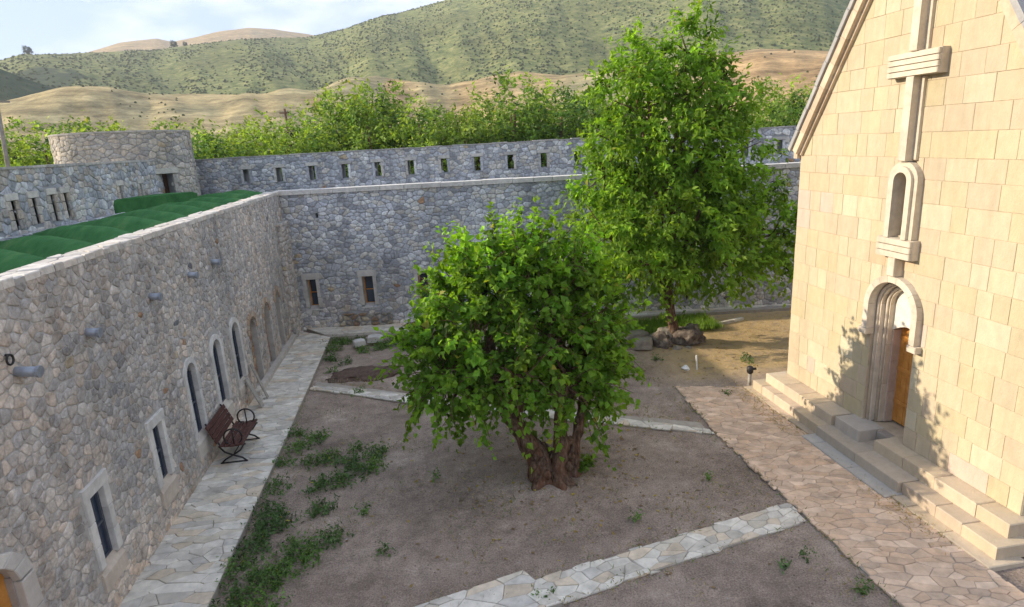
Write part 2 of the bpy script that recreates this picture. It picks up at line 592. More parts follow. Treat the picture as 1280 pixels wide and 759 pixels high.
def carve(obj, cut_mb):
    """cut openings out of a wall and keep the finished mesh"""
    c = cut_mb.build('cutter', MORTAR)
    md = obj.modifiers.new('b', 'BOOLEAN')
    md.operation = 'DIFFERENCE'
    md.solver = 'EXACT'
    md.object = c
    bpy.context.view_layer.update()
    dg = bpy.context.evaluated_depsgraph_get()
    me = bpy.data.meshes.new_from_object(obj.evaluated_get(dg))
    obj.modifiers.remove(md)
    old = obj.data
    obj.data = me
    me.name = obj.name
    bpy.data.meshes.remove(old)
    tint = cut_mb.tint
    for a in list(me.attributes):
        if a.name == 'tint':
            me.attributes.remove(a)
    at = me.attributes.new('tint', 'FLOAT_COLOR', 'POINT')
    at.data.foreach_set('color', np.tile(np.array((*tint, 1), dtype=np.float32), len(me.vertices)))
    cm = c.data
    bpy.data.objects.remove(c)
    bpy.data.meshes.remove(cm)

def arch_poly(c, half, v0, spring, n=10, rise=1.0):
    pts = [(c - half, v0), (c + half, v0)]
    for k in range(n + 1):
        a = math.pi * k / n
        pts.append((c + half * math.cos(a), spring + half * rise * math.sin(a)))
    return pts

def arch_band(mb, fr, c, ri, ro, v0, spring, h0, h1, n=14):
    """a moulding that runs up one leg, round the arch and down the other"""
    path = [(-1, None)]
    inn, out = [], []
    inn.append((c + ri, v0)); out.append((c + ro, v0))
    for k in range(n + 1):
        a = math.pi * k / n
        inn.append((c + ri * math.cos(a), spring + ri * math.sin(a)))
        out.append((c + ro * math.cos(a), spring + ro * math.sin(a)))
    inn.append((c - ri, v0)); out.append((c - ro, v0))
    for i in range(len(inn) - 1):
        mb.prism(fr, [inn[i], out[i], out[i + 1], inn[i + 1]], h0, h1)

# ------------------------------------------------------------------ ground and hills
PR = {
 'C': [(-40, .10), (-25.0, .1301), (-22.9, .1415), (-21.8, .1478), (-19.3, .1547), (-18.3, .151), (-16.9, .1555), (-14.8, .1642), (-12.6, .1697), (-10.5, .1678), (-8.1, .1613), (-5.2, .1519), (10, .15), (60, .10)],
 'B': [(-60, .09), (-31.0, .1156), (-29.2, .1236), (-27.7, .1335), (-25.4, .1366), (-22.9, .1396), (-19.2, .1437), (-16.3, .1515), (-13.4, .1571), (-10.3, .1604), (-8.1, .1602), (-5.1, .1715), (-1.7, .1869), (1.7, .2006), (4.5, .2109), (10.0, .2354), (16.8, .2584), (26.3, .2498), (32.2, .2249), (36.6, .1933), (46.2, .1462), (80, .09)],
 'A': [(-60, .13), (-31.4, .135), (-29.2, .1218), (-27.6, .1076), (-26.1, .0983), (-24.5, .0885), (-22, .06)],
 'F': [(-60, .06), (-31.5, .0705), (-29.7, .0776), (-27.8, .0868), (-25.9, .0915), (-22.9, .0913), (-20.9, .0858), (-17.5, .087), (-14.0, .0836), (-12.2, .0806), (-9.6, .0838), (-7.7, .0862), (-4.9, .0994), (-2.9, .105), (-.2, .0953), (3.2, .0823), (7.5, .0984), (9.6, .1022), (13.1, .0928), (20.0, .0905), (26.6, .1056), (29.6, .107), (32.6, .0996), (35.5, .0923), (46.7, .075), (80, .05)],
}
def prof(k, az):
    a = np.array(PR[k])
    return float(np.interp(az, a[:, 0], a[:, 1]))
def sm(x, a, b):
    t = min(1, max(0, (x - a) / (b - a)))
    return t * t * (3 - 2 * t)
RZ = (0, 62, 90, 140, 300, 372, 900, 1010, 1700, 2100, 3200)
def fbm(x, y, z, o=4):
    return mnoise.fractal(Vector((x, y, z)), 0.9, 2.1, o)
def hill_z(az, r):
    front = 1 - sm(abs(az), 95, 140) * 0.75
    zF = CAM_H + 300 * prof('F', az) * front
    zB = CAM_H + 900 * prof('B', az) * front
    zC = CAM_H + 1700 * prof('C', az) * front
    Z = (-0.12, -0.12, -1.2, -0.8, zF, zF - 4.5, zB, zB - 24, zC, zC - 70, -30)
    i = 0
    while i < len(RZ) - 2 and r > RZ[i + 1]:
        i += 1
    k = min(1, max(0, (r - RZ[i]) / (RZ[i + 1] - RZ[i])))
    if RZ[i] == 372:
        s = k ** 0.9 * 0.55 + 0.45 * (k * k * (3 - 2 * k))
    else:
        s = k * k * (3 - 2 * k)
    z = Z[i] + (Z[i + 1] - Z[i]) * s
    x, y = r * math.sin(R(az)), r * math.cos(R(az))
    mid = sm(r, 380, 520) * (1 - sm(r, 760, 900))
    g = fbm(az * 0.16 + r * 0.0011, r * 0.0016, 3.1, 4)
    z += mid * 7 * g
    z += sm(r, 110, 200) * (1 - sm(r, 260, 300)) * 4 * fbm(az * 0.15, r * 0.010, 9.2, 3)
    z += sm(r, 100, 400) * 0.0022 * r * fbm(x * 0.012, y * 0.012, 1.7, 4) * (1 - 0.6 * sm(r, 800, 900))
    if az < -20 and 372 < r < 700:
        zA = CAM_H + 500 * prof('A', az)
        za = zA * (1 - abs(r - 500) / 150) if abs(r - 500) < 150 else -99
        z = max(z, za)
    return z, x, y

def build_hills():
    azs = list(np.arange(-36, 56, 0.3)) + list(np.arange(56, 324, 4.0))
    rs = [0, 30, 62, 75, 90] + list(np.arange(105, 380, 9)) + list(np.arange(384, 1030, 11)) + list(np.arange(1050, 1760, 28)) + [1850, 2100, 2600, 3200]
    na = len(azs)
    v, f, s, fld = [], [], [], []
    for r in rs:
        for az in azs:
            a = az if az <= 180 else az - 360
            z, x, y = hill_z(a, r)
            v.append((x, y, z))
            q = sm(a, -16, -12) * (1 - sm(a, -1.5, 1.5)) * sm(fbm(a * .2, r * .012, 7.7, 3) + .35, .2, .42) + sm(a, 22, 26) + sm(a, 2, 5) * (1 - sm(a, 11, 15)) * .6
            fld.append(min(1, q) * (1 - sm(r, 372, 420)) + sm(r, 1150, 1300) * .7)
            slope_shade = .5 * sm(-a + 2.5 * fbm(a * .6, r * .02, 4.4, 3), 24.0, 27.0) * sm(r, 380, 430) * (1 - sm(r, 560, 660))  # shade of the far-left slope, put into the ground colour
            s.append(slope_shade + .5 * sm(r, 372, 420) * (1 - 0.85 * sm(r, 1030, 1200)) * (1.0 if r < 1030 else 0.6) + 0.07 * sm(r, 200, 280) * (0.5 + 0.5 * math.sin(a * 0.9)))
    for j in range(len(rs) - 1):
        for i in range(na):
            k = (i + 1) % na
            f.append((j * na + k, j * na + i, (j + 1) * na + i, (j + 1) * na + k))
    me = bpy.data.meshes.new('hills')
    me.from_pydata(v, [], f)
    at = me.attributes.new('scrub', 'FLOAT', 'POINT')  # scrub cover plus the painted slope shade
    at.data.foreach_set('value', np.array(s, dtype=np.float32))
    at = me.attributes.new('field', 'FLOAT', 'POINT')
    at.data.foreach_set('value', np.array(fld, dtype=np.float32))
    me.polygons.foreach_set('use_smooth', np.ones(len(me.polygons), dtype=bool))
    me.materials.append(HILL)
    o = put(bpy.data.objects.new('hills', me))
    o['kind'] = 'structure'
    o['label'] = 'rolling hills of green scrub and tan dry grass'
    return o
hills = build_hills()

def soil_z(x, y):
    z = 0.018 * fbm(x * 0.7, y * 0.7, 0.3, 4) + 0.012 * fbm(x * 3.1, y * 3.1, 4.0, 3)
    return z + 0.16 * math.exp(-((x - 7.2) ** 2 + (y - 17.4) ** 2) / 1.1) + 0.06 * math.exp(-((x - 2.1) ** 2 + (y - 10.6) ** 2) / 0.9)

def build_soil():
    nx, ny = 150, 220
    x0, x1, y0, y1 = -5.2, 22.0, 1.5, 24.5
    v, f = [], []
    for j in range(ny + 1):
        for i in range(nx + 1):
            x, y = x0 + (x1 - x0) * i / nx, y0 + (y1 - y0) * j / ny
            z = soil_z(x, y)
            v.append((x, y, z))
    for j in range(ny):
        for i in range(nx):
            a = j * (nx + 1) + i
            f.append((a, a + 1, a + nx + 2, a + nx + 1))
    me = bpy.data.meshes.new('courtyard_ground')
    me.from_pydata(v, [], f)
    me.polygons.foreach_set('use_smooth', np.ones(len(me.polygons), dtype=bool))
    me.materials.append(SOIL)
    o = put(bpy.data.objects.new('courtyard_ground', me))
    o['kind'] = 'structure'
    o['label'] = 'bare brown soil of the courtyard'
build_soil()

# ------------------------------------------------------------------ paths
GROUND = Frame((0, 0, 0), (1, 0, 0), (0, 1, 0))
PAVE = [(0.636, 0.590, 0.510), (0.691, 0.644, 0.559), (0.568, 0.536, 0.477), (0.607, 0.550, 0.448), (0.636, 0.536, 0.410), (0.720, 0.676, 0.584), (0.553, 0.509, 0.435)]
PAVEWARM = [(0.649, 0.476, 0.339), (0.691, 0.511, 0.372), (0.593, 0.426, 0.300), (0.664, 0.469, 0.322), (0.734, 0.556, 0.411), (0.578, 0.431, 0.317)]
def paving(name, label, region, z, su, sv, pal, seed, rot=0.0, gap=0.005, base=0.25, ragged=False):
    rng = random.Random(seed)
    xs = [p[0] for p in region]; ys = [p[1] for p in region]
    mb = MB()
    mb.prism(GROUND, inset(region, .07) if ragged else region, z - base, z - (0.012 if ragged else 0.022))
    root = mb.build(name, BED)
    root['kind'] = 'structure'
    root['label'] = label
    cx, cy = sum(xs) / len(xs), sum(ys) / len(ys)
    c, s = math.cos(rot), math.sin(rot)
    loc = [((x - cx) * c + (y - cy) * s, -(x - cx) * s + (y - cy) * c) for x, y in region]
    lu = [p[0] for p in loc]; lv = [p[1] for p in loc]
    fr = Frame((cx, cy, z), (c, s, 0), (-s, c, 0))
    slabs = []
    for cell in cells(min(lu), min(lv), max(lu), max(lv), su, sv, rng, 0.24, 0.44):
        jx, jy = (rng.uniform(-.035, .035), rng.uniform(-.035, .035)) if ragged else (0, 0)
        q = clip_convex(cell, [(x + jx, y + jy) for x, y in loc])
        if len(q) < 3 or area(q) < su * sv * 0.12:
            continue
        q = tidy(q, gap, soft=False)
        if len(q) < 3:
            continue
        c0 = fr(sum(p[0] for p in q) / len(q), sum(p[1] for p in q) / len(q))
        d = c0 - Vector((0, 0, CAM_H))
        w = d.dot(_fw)
        seen = w > 0 and abs(d.dot(_R) / w) < .85 and abs(d.dot(_U) / w) < .51
        slabs.append((not seen, d.length / math.sqrt(area(q)), q, pick(rng, pal, 0.09), rng.uniform(-0.006, 0.008)))
    slabs.sort(key=lambda k: k[:2])
    for _, _, q, tint, h in slabs[:300]:         # the slabs that show largest, each a piece of its own
        m = MB()
        m.tint = tint
        m.prism(fr, q, -0.03, h, 0.008)
        m.build('flagstone', FLAG, root)
    if slabs[300:]:
        m = MB()
        for _, _, q, tint, h in slabs[300:]:
            m.tint = tint
            m.prism(fr, q, -0.03, h, 0.008)
        m.build('flagstone_paving', FLAG, root)['kind'] = 'stuff'
    return root

WZ = 0.13
XL = -4.98
paving('walkway', 'raised flagstone walkway along the rubble wall', [(XL - 0.05, 5.2), (-3.66, 5.2), (-3.60, 13.5), (-3.62, 21.6), (XL - 0.05, 22.9)], WZ, 0.33, 0.145, PAVE, 11)
paving('walkway', 'flagstone walkway below the rear wall', [(-3.60, 21.62), (4.0, 20.95), (13.6, 19.75), (13.9, 21.1), (-4.7, 23.05)], WZ - 0.004, 0.46, 0.30, PAVE, 12, rot=-0.12)
paving('path', 'broad flagstone path in front of the church steps', [(6.02, 5.0), (7.78, 5.0), (7.80, 13.75), (6.14, 14.30), (5.96, 11.5)], 0.05, 0.25, 0.125, PAVEWARM, 13, rot=-0.25, ragged=True)
paving('path', 'narrow stone path crossing behind the mulberry', [(-3.56, 16.85), (-3.56, 17.48), (1.0, 14.75), (5.95, 12.14), (5.92, 11.56), (0.8, 14.2)][::-1], 0.045, 0.30, 0.18, PAVE, 14, rot=-0.49, ragged=True)
paving('path', 'narrow stone path crossing in front of the mulberry', [(1.40, 7.30), (5.98, 8.28), (5.98, 8.86), (1.18, 7.86)], 0.045, 0.25, 0.15, PAVE, 15, rot=0.21, ragged=True)
paving('path', 'low stone landing at the near end of the narrow path', [(-1.2, 6.7), (1.50, 7.28), (1.05, 8.06), (-1.5, 7.40)], 0.085, 0.28, 0.18, PAVE, 16, rot=0.22)

# ------------------------------------------------------------------ rubble walls
def rubble(fr, u0, v0, u1, v1, su, sv, pal, seed, skip=None, gap=0.014, hh=(0.025, 0.05), drop=0.16, odd=0.012, tone=None):
    rng = random.Random(seed)
    out = []
    for cell in cells(u0, v0, u1, v1, su, sv, rng, drop):
        q = clip_convex(cell, [(u0, v0), (u1, v0), (u1, v1), (u0, v1)])
        if len(q) < 3 or area(q) < su * sv * 0.1:
            continue
        cx = sum(p[0] for p in q) / len(q); cy = sum(p[1] for p in q) / len(q)
        if skip and skip(cx, cy):
            continue
        q = tidy(q, gap, rng)
        if len(q) < 3:
            continue
        tint = pick(rng, pal, 0.16)
        if rng.random() < odd:
            tint = rng.choice([(0.48, 0.30, 0.18), (0.56, 0.46, 0.32), (0.60, 0.57, 0.52), (0.20, 0.20, 0.215)])
        if tone:
            k = tone(cx, cy)
            tint = tuple(a * b for a, b in zip(tint, k))
        out.append((q, rng.uniform(*hh), tint, cx, cy))
    return out, rng

def lay(fr, stones, rng, root, single, mat=RUBBLE, name='stone'):
    """the stones that show largest become pieces of their own, the rest one joined part"""
    stones.sort(key=lambda s: single(s[3], s[4]))
    for q, h, tint, cx, cy in stones[:300]:
        m = MB(); m.tint = tint
        m.stone(fr, q, h, rng)
        m.build(name, mat, root, True)
    rest(fr, stones[300:], rng, root, mat)

def rest(fr, stones, rng, root, mat=RUBBLE, name='rubble_facing'):
    m = MB()
    for q, h, tint, cx, cy in stones:
        m.tint = tint
        m.stone(fr, q, h, rng)
    o = m.build(name, mat, root, True)
    o['kind'] = 'stuff'
    return o

def in_rect(u, v, r, pad=0.0):
    return r[0] - pad < u < r[2] + pad and r[1] - pad < v < r[3] + pad

def frame_window(fr, root, u0, v0, u1, v1, iu0, iv0, iu1, iv1, depth, arch=False, tint=(0.58, 0.54, 0.48), sill_tint=None, mullion=False, wood=None, proud=0.04, label=None):
    """stone-framed window: parts lintel, jambs, sill; pane set back in the wall"""
    rng = random.Random(int(u0 * 100))
    def tn(k=0.1):
        q = 1 + rng.uniform(-k, k)
        return (tint[0] * q, tint[1] * q, tint[2] * q)
    p = MB()
    if arch:
        c, half = (iu0 + iu1) / 2, (iu1 - iu0) / 2
        p.prism(fr, arch_poly(c, half + .01, iv0 - .01, iv1 - half), -depth - 0.03, -depth)
    else:
        p.rect(fr, iu0 - .01, iv0 - .01, iu1 + .01, iv1 + .01, -depth - 0.03, -depth)
    win = p.build('window', GLASS, root, False)
    if label:
        win['label'] = label
    b = MB(); w = 0.04
    top = iv1 if not arch else iv1 - (iu1 - iu0) / 2
    b.rect(fr, iu0, iv0, iu0 + w, top, -depth + .002, -depth + 0.035)
    b.rect(fr, iu1 - w, iv0, iu1, top, -depth + .002, -depth + 0.035)
    b.rect(fr, iu0 + w, iv0, iu1 - w, iv0 + w, -depth + .002, -depth + 0.033)
    b.rect(fr, iu0 + w, (iv0 + top) / 2 - .015, iu1 - w, (iv0 + top) / 2 + .015, -depth + .002, -depth + 0.03)
    b.build('sash', wood or DARKWOOD, win)
    back = -depth + 0.036
    if arch:
        c, ri = (iu0 + iu1) / 2, (iu1 - iu0) / 2
        ro = ri + min(iu0 - u0, u1 - iu1)
        m = MB(); m.tint = tn()
        n = 12
        for k in range(n):
            a, a2 = math.pi * k / n, math.pi * (k + 1) / n
            m.prism(fr, [(c + ri * math.cos(a), iv1 - ri + ri * math.sin(a)), (c + ro * math.cos(a), iv1 - ri + ro * math.sin(a)),
                         (c + ro * math.cos(a2), iv1 - ri + ro * math.sin(a2)), (c + ri * math.cos(a2), iv1 - ri + ri * math.sin(a2))], back, proud)
        m.build('arch_stone', CARVED, win)
        tj = iv1 - ri
        jl, jr = c - ro, c + ro
    else:
        m = MB(); m.tint = tn()
        m.rect(fr, u0 - 0.02, iv1, u1 + 0.02, v1, back, proud + .012, .012)
        m.build('lintel', CARVED, win)
        tj = iv1
        jl, jr = u0, u1
    for a, z in ((jl, iu0), (iu1, jr)):
        nb = 3 if tj - iv0 > 1.0 else 2
        for k in range(nb):
            m = MB(); m.tint = tn(0.14)
            ex = rng.uniform(-0.02, 0.03)
            aa, zz = (a - ex, z) if a < iu0 else (a, z + ex)
            m.rect(fr, aa, iv0 + (tj - iv0) * k / nb + .004, zz, iv0 + (tj - iv0) * (k + 1) / nb - .004, back, proud, .008)
            m.build('jamb', CARVED, win)
    m = MB(); m.tint = sill_tint or tn()
    # sloped sill block
    A = [(jl - .01, v0, proud + .01), (jr + .01, v0, proud + .01), (jr + .01, iv0 - .1, proud + .01), (jl - .01, iv0 - .1, proud + .01)]
    m.rect(fr, jl - .01, v0, jr + .01, iv0 - .1, back, proud + .01, .01)
    i0 = [m.vert(fr(*q)) for q in ((jl, iv0 - .1, proud), (jr, iv0 - .1, proud), (jr, iv0 + .02, back), (jl, iv0 + .02, back), (jl, iv0 - .1, back), (jr, iv0 - .1, back))]
    m.f += [(i0[0], i0[1], i0[2], i0[3]), (i0[0], i0[3], i0[4]), (i0[1], i0[5], i0[2]), (i0[3], i0[2], i0[5], i0[4])]
    m.build('sill', CARVED, win)
    return win

# ---- left wing --------------------------------------------------------------
LF = Frame((XL, 0, 0), (0, 1, 0), (0, 0, 1))           # u = world y, v = height, normal = +X
wing = thing('stone_building', 'long rubble-stone wing with arched windows and a green turf roof, along the left walkway', 'building', (XL - 2, 13, 0))
Y0, Y1, ZT = 3.0, 23.1, 5.19
LWIN = [  # outer u0,v0,u1,v1, inner iu0,iv0,iu1,iv1, arch
    (8.29, .55, 8.93, 2.18, 8.42, .90, 8.79, 2.00, False),
    (10.42, .55, 11.06, 2.20, 10.55, .95, 10.94, 2.03, False),
    (12.26, .50, 13.00, 2.70, 12.37, .93, 12.86, 2.50, True),
    (13.87, .52, 14.67, 2.68, 13.99, .90, 14.54, 2.48, True),
    (15.32, .60, 16.18, 2.68, 15.46, .90, 16.05, 2.46, True)]
LNICHE = [(17.33, .40, .15, 1.78), (18.98, .36, .18, 1.82), (20.50, .30, .25, 1.90)]
core = MB()
core.rect(LF, Y0, -0.3, Y1, 5.13, -0.55, 0.0)
wall_core = core.build('wall_core', MORTAR, wing)
cut = MB()
for w in LWIN:
    if w[8]:
        cut.prism(LF, arch_poly((w[4] + w[6]) / 2, (w[6] - w[4]) / 2 + .012, w[5] - .11, w[7] - (w[6] - w[4]) / 2), -0.45, 0.2)
    else:
        cut.rect(LF, w[4] - .012, w[5] - .11, w[6] + .012, w[7] + .012, -0.45, 0.2)
for c, h, v0, sp in LNICHE:
    cut.prism(LF, arch_poly(c, h, v0, sp), -0.20, 0.2)
cut.prism(LF, arch_poly(5.95, .86, WZ - .1, 1.95, 12, 0.52), -0.48, 0.2)
carve(wall_core, cut)

def skip_left(u, v):
    for w in LWIN:
        if in_rect(u, v, (w[0], w[1], w[2], w[3] - (0.2 if w[8] else 0)), 0.01):
            return True
        if w[8]:
            c = (w[4] + w[6]) / 2; r = (w[2] - w[0]) / 2
            if v > w[3] - r and math.hypot(u - c, v - (w[3] - r)) < r:
                return True
    for c, h, v0, sp in LNICHE:
        if abs(u - c) < h + .05 and v0 - .05 < v < sp + .05:
            return True
        if v >= sp and math.hypot(u - c, v - sp) < h + 0.05:
            return True
    if abs(u - 5.95) < 1.08 and v < 2.0:
        return True
    if v >= 2.0 and math.hypot(u - 5.95, (v - 1.95) / 0.55) < 1.1:
        return True
    return False
def tone_left(u, v):
    k = 1.6 * fbm(u * 0.35, v * 0.35, 2.2, 3) + .9 * fbm(u * 1.3, v * 1.3, 5.2, 3)
    warm = max(0, 0.9 - v) * 0.22
    return (1 + .12 * k + warm, 1 + .10 * k + warm * .35, 1 + .08 * k - warm * .3)
st, rg = rubble(LF, Y0, 0.0, Y1, ZT, 0.15, 0.112, GREYS, 21, skip_left, 0.007, (0.004, 0.015), drop=0.28, odd=0.012, tone=tone_left)
lay(LF, [s for s in st if s[3] > 7.2 - max(0, 2.6 - s[4])], rg, wing, lambda u, v: abs(u - 8.0) + max(0, 7.4 - u) * 9 + abs(v - 2.6) * 0.35)
rest(LF, [s for s in st if s[3] <= 7.2 - max(0, 2.6 - s[4])], rg, wing)
for k, w in enumerate(LWIN):
    frame_window(LF, wing, *w[:8], depth=0.085 if not w[8] else 0.10, arch=w[8], wood=PAINT, tint=(0.66, 0.635, 0.59), sill_tint=(0.58, 0.49, 0.40) if k < 2 else (0.56, 0.50, 0.43))
# blind brick arches
for c, h, v0, sp in LNICHE:
    rng = random.Random(int(c * 7))
    m = MB(); m.tint = (0.36, 0.24, 0.16)
    m.prism(LF, arch_poly(c, h + .01, v0 - .01, sp), -0.25, -0.17)
    ni = m.build('blind_arch', BRICK, wing)
    row = 0
    v = v0 + .01
    while v < sp + h - .06:
        hw = h - .015 if v < sp else math.sqrt(max(0.001, h * h - (v + .08 - sp) ** 2)) - .015
        if hw > .08:
            n = max(1, int(hw * 2 / .22))
            for k in range(n):
                b = MB(); b.tint = pick(rng, [(0.42, 0.26, 0.16), (0.36, 0.22, 0.14), (0.46, 0.33, 0.22), (0.34, 0.27, 0.21)])
                a0 = c - hw + 2 * hw * k / n
                b.rect(LF, a0 + .008, v, a0 + 2 * hw / n - .008, v + .075, -.17, -.17 + rng.uniform(.008, .03))
                b.build('brick', BRICK, ni)
        v += .092
    n = 11
    for k in range(n):
        a, a2 = math.pi * k / n + .02, math.pi * (k + 1) / n - .02
        b = MB(); b.tint = pick(rng, [(0.50, 0.36, 0.25), (0.44, 0.34, 0.26), (0.52, 0.44, 0.35)])
        b.prism(LF, [(c + h * math.cos(a), sp + h * math.sin(a)), (c + (h + .16) * math.cos(a), sp + (h + .16) * math.sin(a)), (c + (h + .16) * math.cos(a2), sp + (h + .16) * math.sin(a2)), (c + h * math.cos(a2), sp + h * math.sin(a2))], -.16, .045)
        b.build('arch_stone', BRICK, ni)
# low ledge under the blind arches and rough pier in the corner
u = 16.5
rng = random.Random(5)
while u < 21.6:
    L = rng.uniform(.45, .75)
    m = MB(); m.tint = pick(rng, [(0.50, 0.46, 0.41), (0.54, 0.49, 0.42)])
    m.box((XL, u, WZ), (XL + .16, u + L - .012, WZ + .14), .01)
    m.build('ledge_stone', CARVED, wing)
    u += L
st, rg = rubble(Frame((XL + .16, 21.9, 0), (0, 1, 0), (0, 0, 1)), 0, 0, 1.2, 4.2, .2, .17, GREYS, 31)
m = MB(); m.box((XL - .02, 21.9, 0), (XL + .16, 23.06, 4.2)); pier = m.build('corner_pier', MORTAR, wing)
rest(Frame((XL + .16, 21.9, 0), (0, 1, 0), (0, 0, 1)), st, rg, pier)
st, rg = rubble(Frame((XL - .02, 21.9, 0), (1, 0, 0), (0, 0, 1)), 0, 0, .19, 4.2, .17, .17, GREYS, 32)
rest(Frame((XL - .02, 21.9, 0), (1, 0, 0), (0, 0, 1)), st, rg, pier)
# doorway, mostly outside the frame
m = MB()
n = 9
dn = MB(); dn.rect(LF, 5.08, WZ - .05, 6.82, 2.45, -.17, -.12)
door = dn.build('door', HONEYWOOD, wing)
for k in range(7):
    q = MB(); q.rect(LF, 5.10 + k * .245, WZ - .04, 5.10 + k * .245 + .235, 2.43, -.12, -.095, .006)
    q.build('plank', HONEYWOOD, door)
for k in range(n):
    a, a2 = math.pi * k / n, math.pi * (k + 1) / n
    P = lambda r, t: (5.95 + r * math.cos(t), 1.95 + r * .55 * math.sin(t))
    q = MB(); q.tint = pick(rng, [(0.60, 0.57, 0.52), (0.55, 0.52, 0.48)], .06)
    q.prism(LF, [P(.845, a + .006), P(1.09, a + .006), P(1.09, a2 - .006), P(.845, a2 - .006)], -.02, .07, .01)
    q.build('arch_stone', CARVED, door)
for s_ in (-1, 1):
    for k in range(4):
        q = MB(); q.tint = pick(rng, [(0.60, 0.57, 0.52), (0.52, 0.48, 0.43)], .08)
        a, b = 5.95 + s_ * .845, 5.95 + s_ * 1.09
        q.rect(LF, min(a, b), WZ + k * .45, max(a, b), WZ + k * .45 + .443, -.02, .07, .01)
        q.build('jamb', CARVED, door)
# reveals of the doorway in smooth stone
q = MB(); q.tint = (0.40, 0.35, 0.31); q.box((XL - .094, 6.775, WZ), (XL - .021, 6.815, 2.0)); q.build('reveal', CARVED, door)
# water spouts
for k, y in enumerate((7.72, 9.36, 11.58, 13.52, 15.06)):
    sp = MB()
    L = 0.27 if k == 0 else 0.19
    r0, r1 = .062, .05
    ax = [(XL - .1, y, 4.17), (XL + L, y, 4.13)]
    sp.tube(ax, r0, 12)
    o = sp.build('water_spout', ZINC, wing, True)
    sp = MB()
    sp.tube([(XL + L - .03, y, 4.134), (XL + L + .004, y, 4.13)], r0 + .012, 12)
    sp.build('rim', ZINC, o)
# coping of small irregular stones bedded flush with the wall head
rng = random.Random(77)
CFR = Frame((XL - .43, Y0, 5.185), (1, 0, 0), (0, 1, 0))
strip = [(0, 0), (.455, 0), (.455, 20.15), (0, 20.15)]
mb = MB(); mb.rect(CFR, 0, 0, .44, 20.15, -.06, .022); bed = mb.build('coping_bed', MORTAR, wing)
for cell in cells(0, 0, .455, 20.15, .235, .27, rng, .18, .40):
    q = clip_convex(cell, strip)
    if len(q) < 3 or area(q) < .012:
        continue
    q = tidy(q, .008, soft=False)
    if len(q) < 3:
        continue
    m = MB(); m.tint = pick(rng, [(0.60, 0.56, 0.50), (0.66, 0.62, 0.56), (0.54, 0.50, 0.45), (0.60, 0.54, 0.47)], .08)
    m.prism(CFR, q, -.05, .045 + rng.uniform(-.012, .014), .012)
    m.build('coping_stone', COPING, bed)
# humped turf roof
def build_turf():
    nx, ny = 40, 320
    x0, x1, y0, y1 = XL - .42, -9.28, 3.0, 26.3
    v, f = [], []
    for j in range(ny + 1):
        for i in range(nx + 1):
            k = i / nx
            x, y = x0 + (x1 - x0) * k, y0 + (y1 - y0) * j / ny
            ph = (y + 0.75 * (x - x0)) / 1.62 + .28
            hump = (0.5 - 0.5 * math.cos(2 * math.pi * ph)) ** 0.8
            z = 4.76 + .46 * hump * (0.55 + 0.45 * math.sin(math.pi * min(1, k * 1.05))) + .05 * fbm(x * .6, y * .6, 8, 3) + .012 * fbm(x * 4, y * 4, 2, 2)
            v.append((x, y, z))
    for j in range(ny):
        for i in range(nx):
            a = j * (nx + 1) + i
            f.append((a, a + nx + 1, a + nx + 2, a + 1))
    me = bpy.data.meshes.new('turf_roof')
    me.from_pydata(v, [], f)
    me.polygons.foreach_set('use_smooth', np.ones(len(me.polygons), dtype=bool))
    me.materials.append(TURF)
    return put(bpy.data.objects.new('turf_roof', me), wing)
build_turf()
m = MB()
FB = Frame((-9.22, 20.45, 4.6), (1.35, 3.2, 0), (0, 0, 1))
m.prism(FB, [(0, 0), (3.5, 0), (3.5, .72), (3.3, .78), (.25, .83), (.08, .80), (0, .70)], -1.0, 0, .04)
m.build('turf_covered_parapet', TURF, wing)

# ---- rear wing --------------------------------------------------------------
TH = R(9)
BT = Vector((math.cos(TH), -math.sin(TH), 0))
BN = Vector((-math.sin(TH), -math.cos(TH), 0))
BO = Vector((XL, 23.1, 0))
BF = Frame(BO, BT, (0, 0, 1))                       # u along the wall to the right, normal towards the courtyard
rear = thing('stone_building', 'rear rubble-stone wing with small framed windows, closing the courtyard', 'building', BO + BT * 9)
BL = 24.0
core = MB(); core.rect(BF, -.5, -.3, BL, 5.14, -.5, 0)
rc = core.build('wall_core', FARMORTAR, rear)
BWIN = [(.40 + 2.07 * 0, .80, 1.02, 2.21), (2.46, .80, 3.13, 2.23), (4.53, .80, 5.16, 2.23), (6.6, .80, 7.24, 2.23), (8.7, .80, 9.3, 2.23)]
BWIN = [(a, b, c, d, a + .14, b + .12, c - .13, d - .23) for a, b, c, d in BWIN]
cut = MB()
for w in BWIN:
    cut.rect(BF, w[4] - .01, w[5] - .11, w[6] + .01, w[7] + .01, -.42, .2)
HOLES = [(1.25, 4.29), (3.85, 4.29), (7.49, 4.22), (10.6, 4.22), (13.8, 4.22), (16.9, 4.22)]
for a, b in HOLES:
    cut.rect(BF, a - .045, b - .07, a + .045, b + .11, -.4, .2)
carve(rc, cut)
def skip_rear(u, v):
    for w in BWIN:
        if in_rect(u, v, w[:4], 0.0):
            return True
    for a, b in HOLES:
        if abs(u - a) < .10 and abs(v - b) < .14:
            return True
    return 1.5 < u < 3.6 and v < .62
def tone_rear(u, v):
    k = 1.5 * fbm(u * .3, v * .3, 6.2, 3) + .9 * fbm(u * 1.2, v * 1.2, 1.2, 3)
    w = max(0, .9 - v) * .15 + (.12 if (1.0 < u < 2.2 and .6 < v < 1.3) else 0)
    return (1 + .12 * k + w, 1 + .12 * k + .3 * w, 1 + .12 * k - .2 * w)
st, rg = rubble(BF, 0, 0, BL, 5.14, .205, .135, BLUEGREYS, 41, skip_rear, .007, (.008, .028), drop=.26, tone=tone_rear)
rest(BF, st, rg, rear)
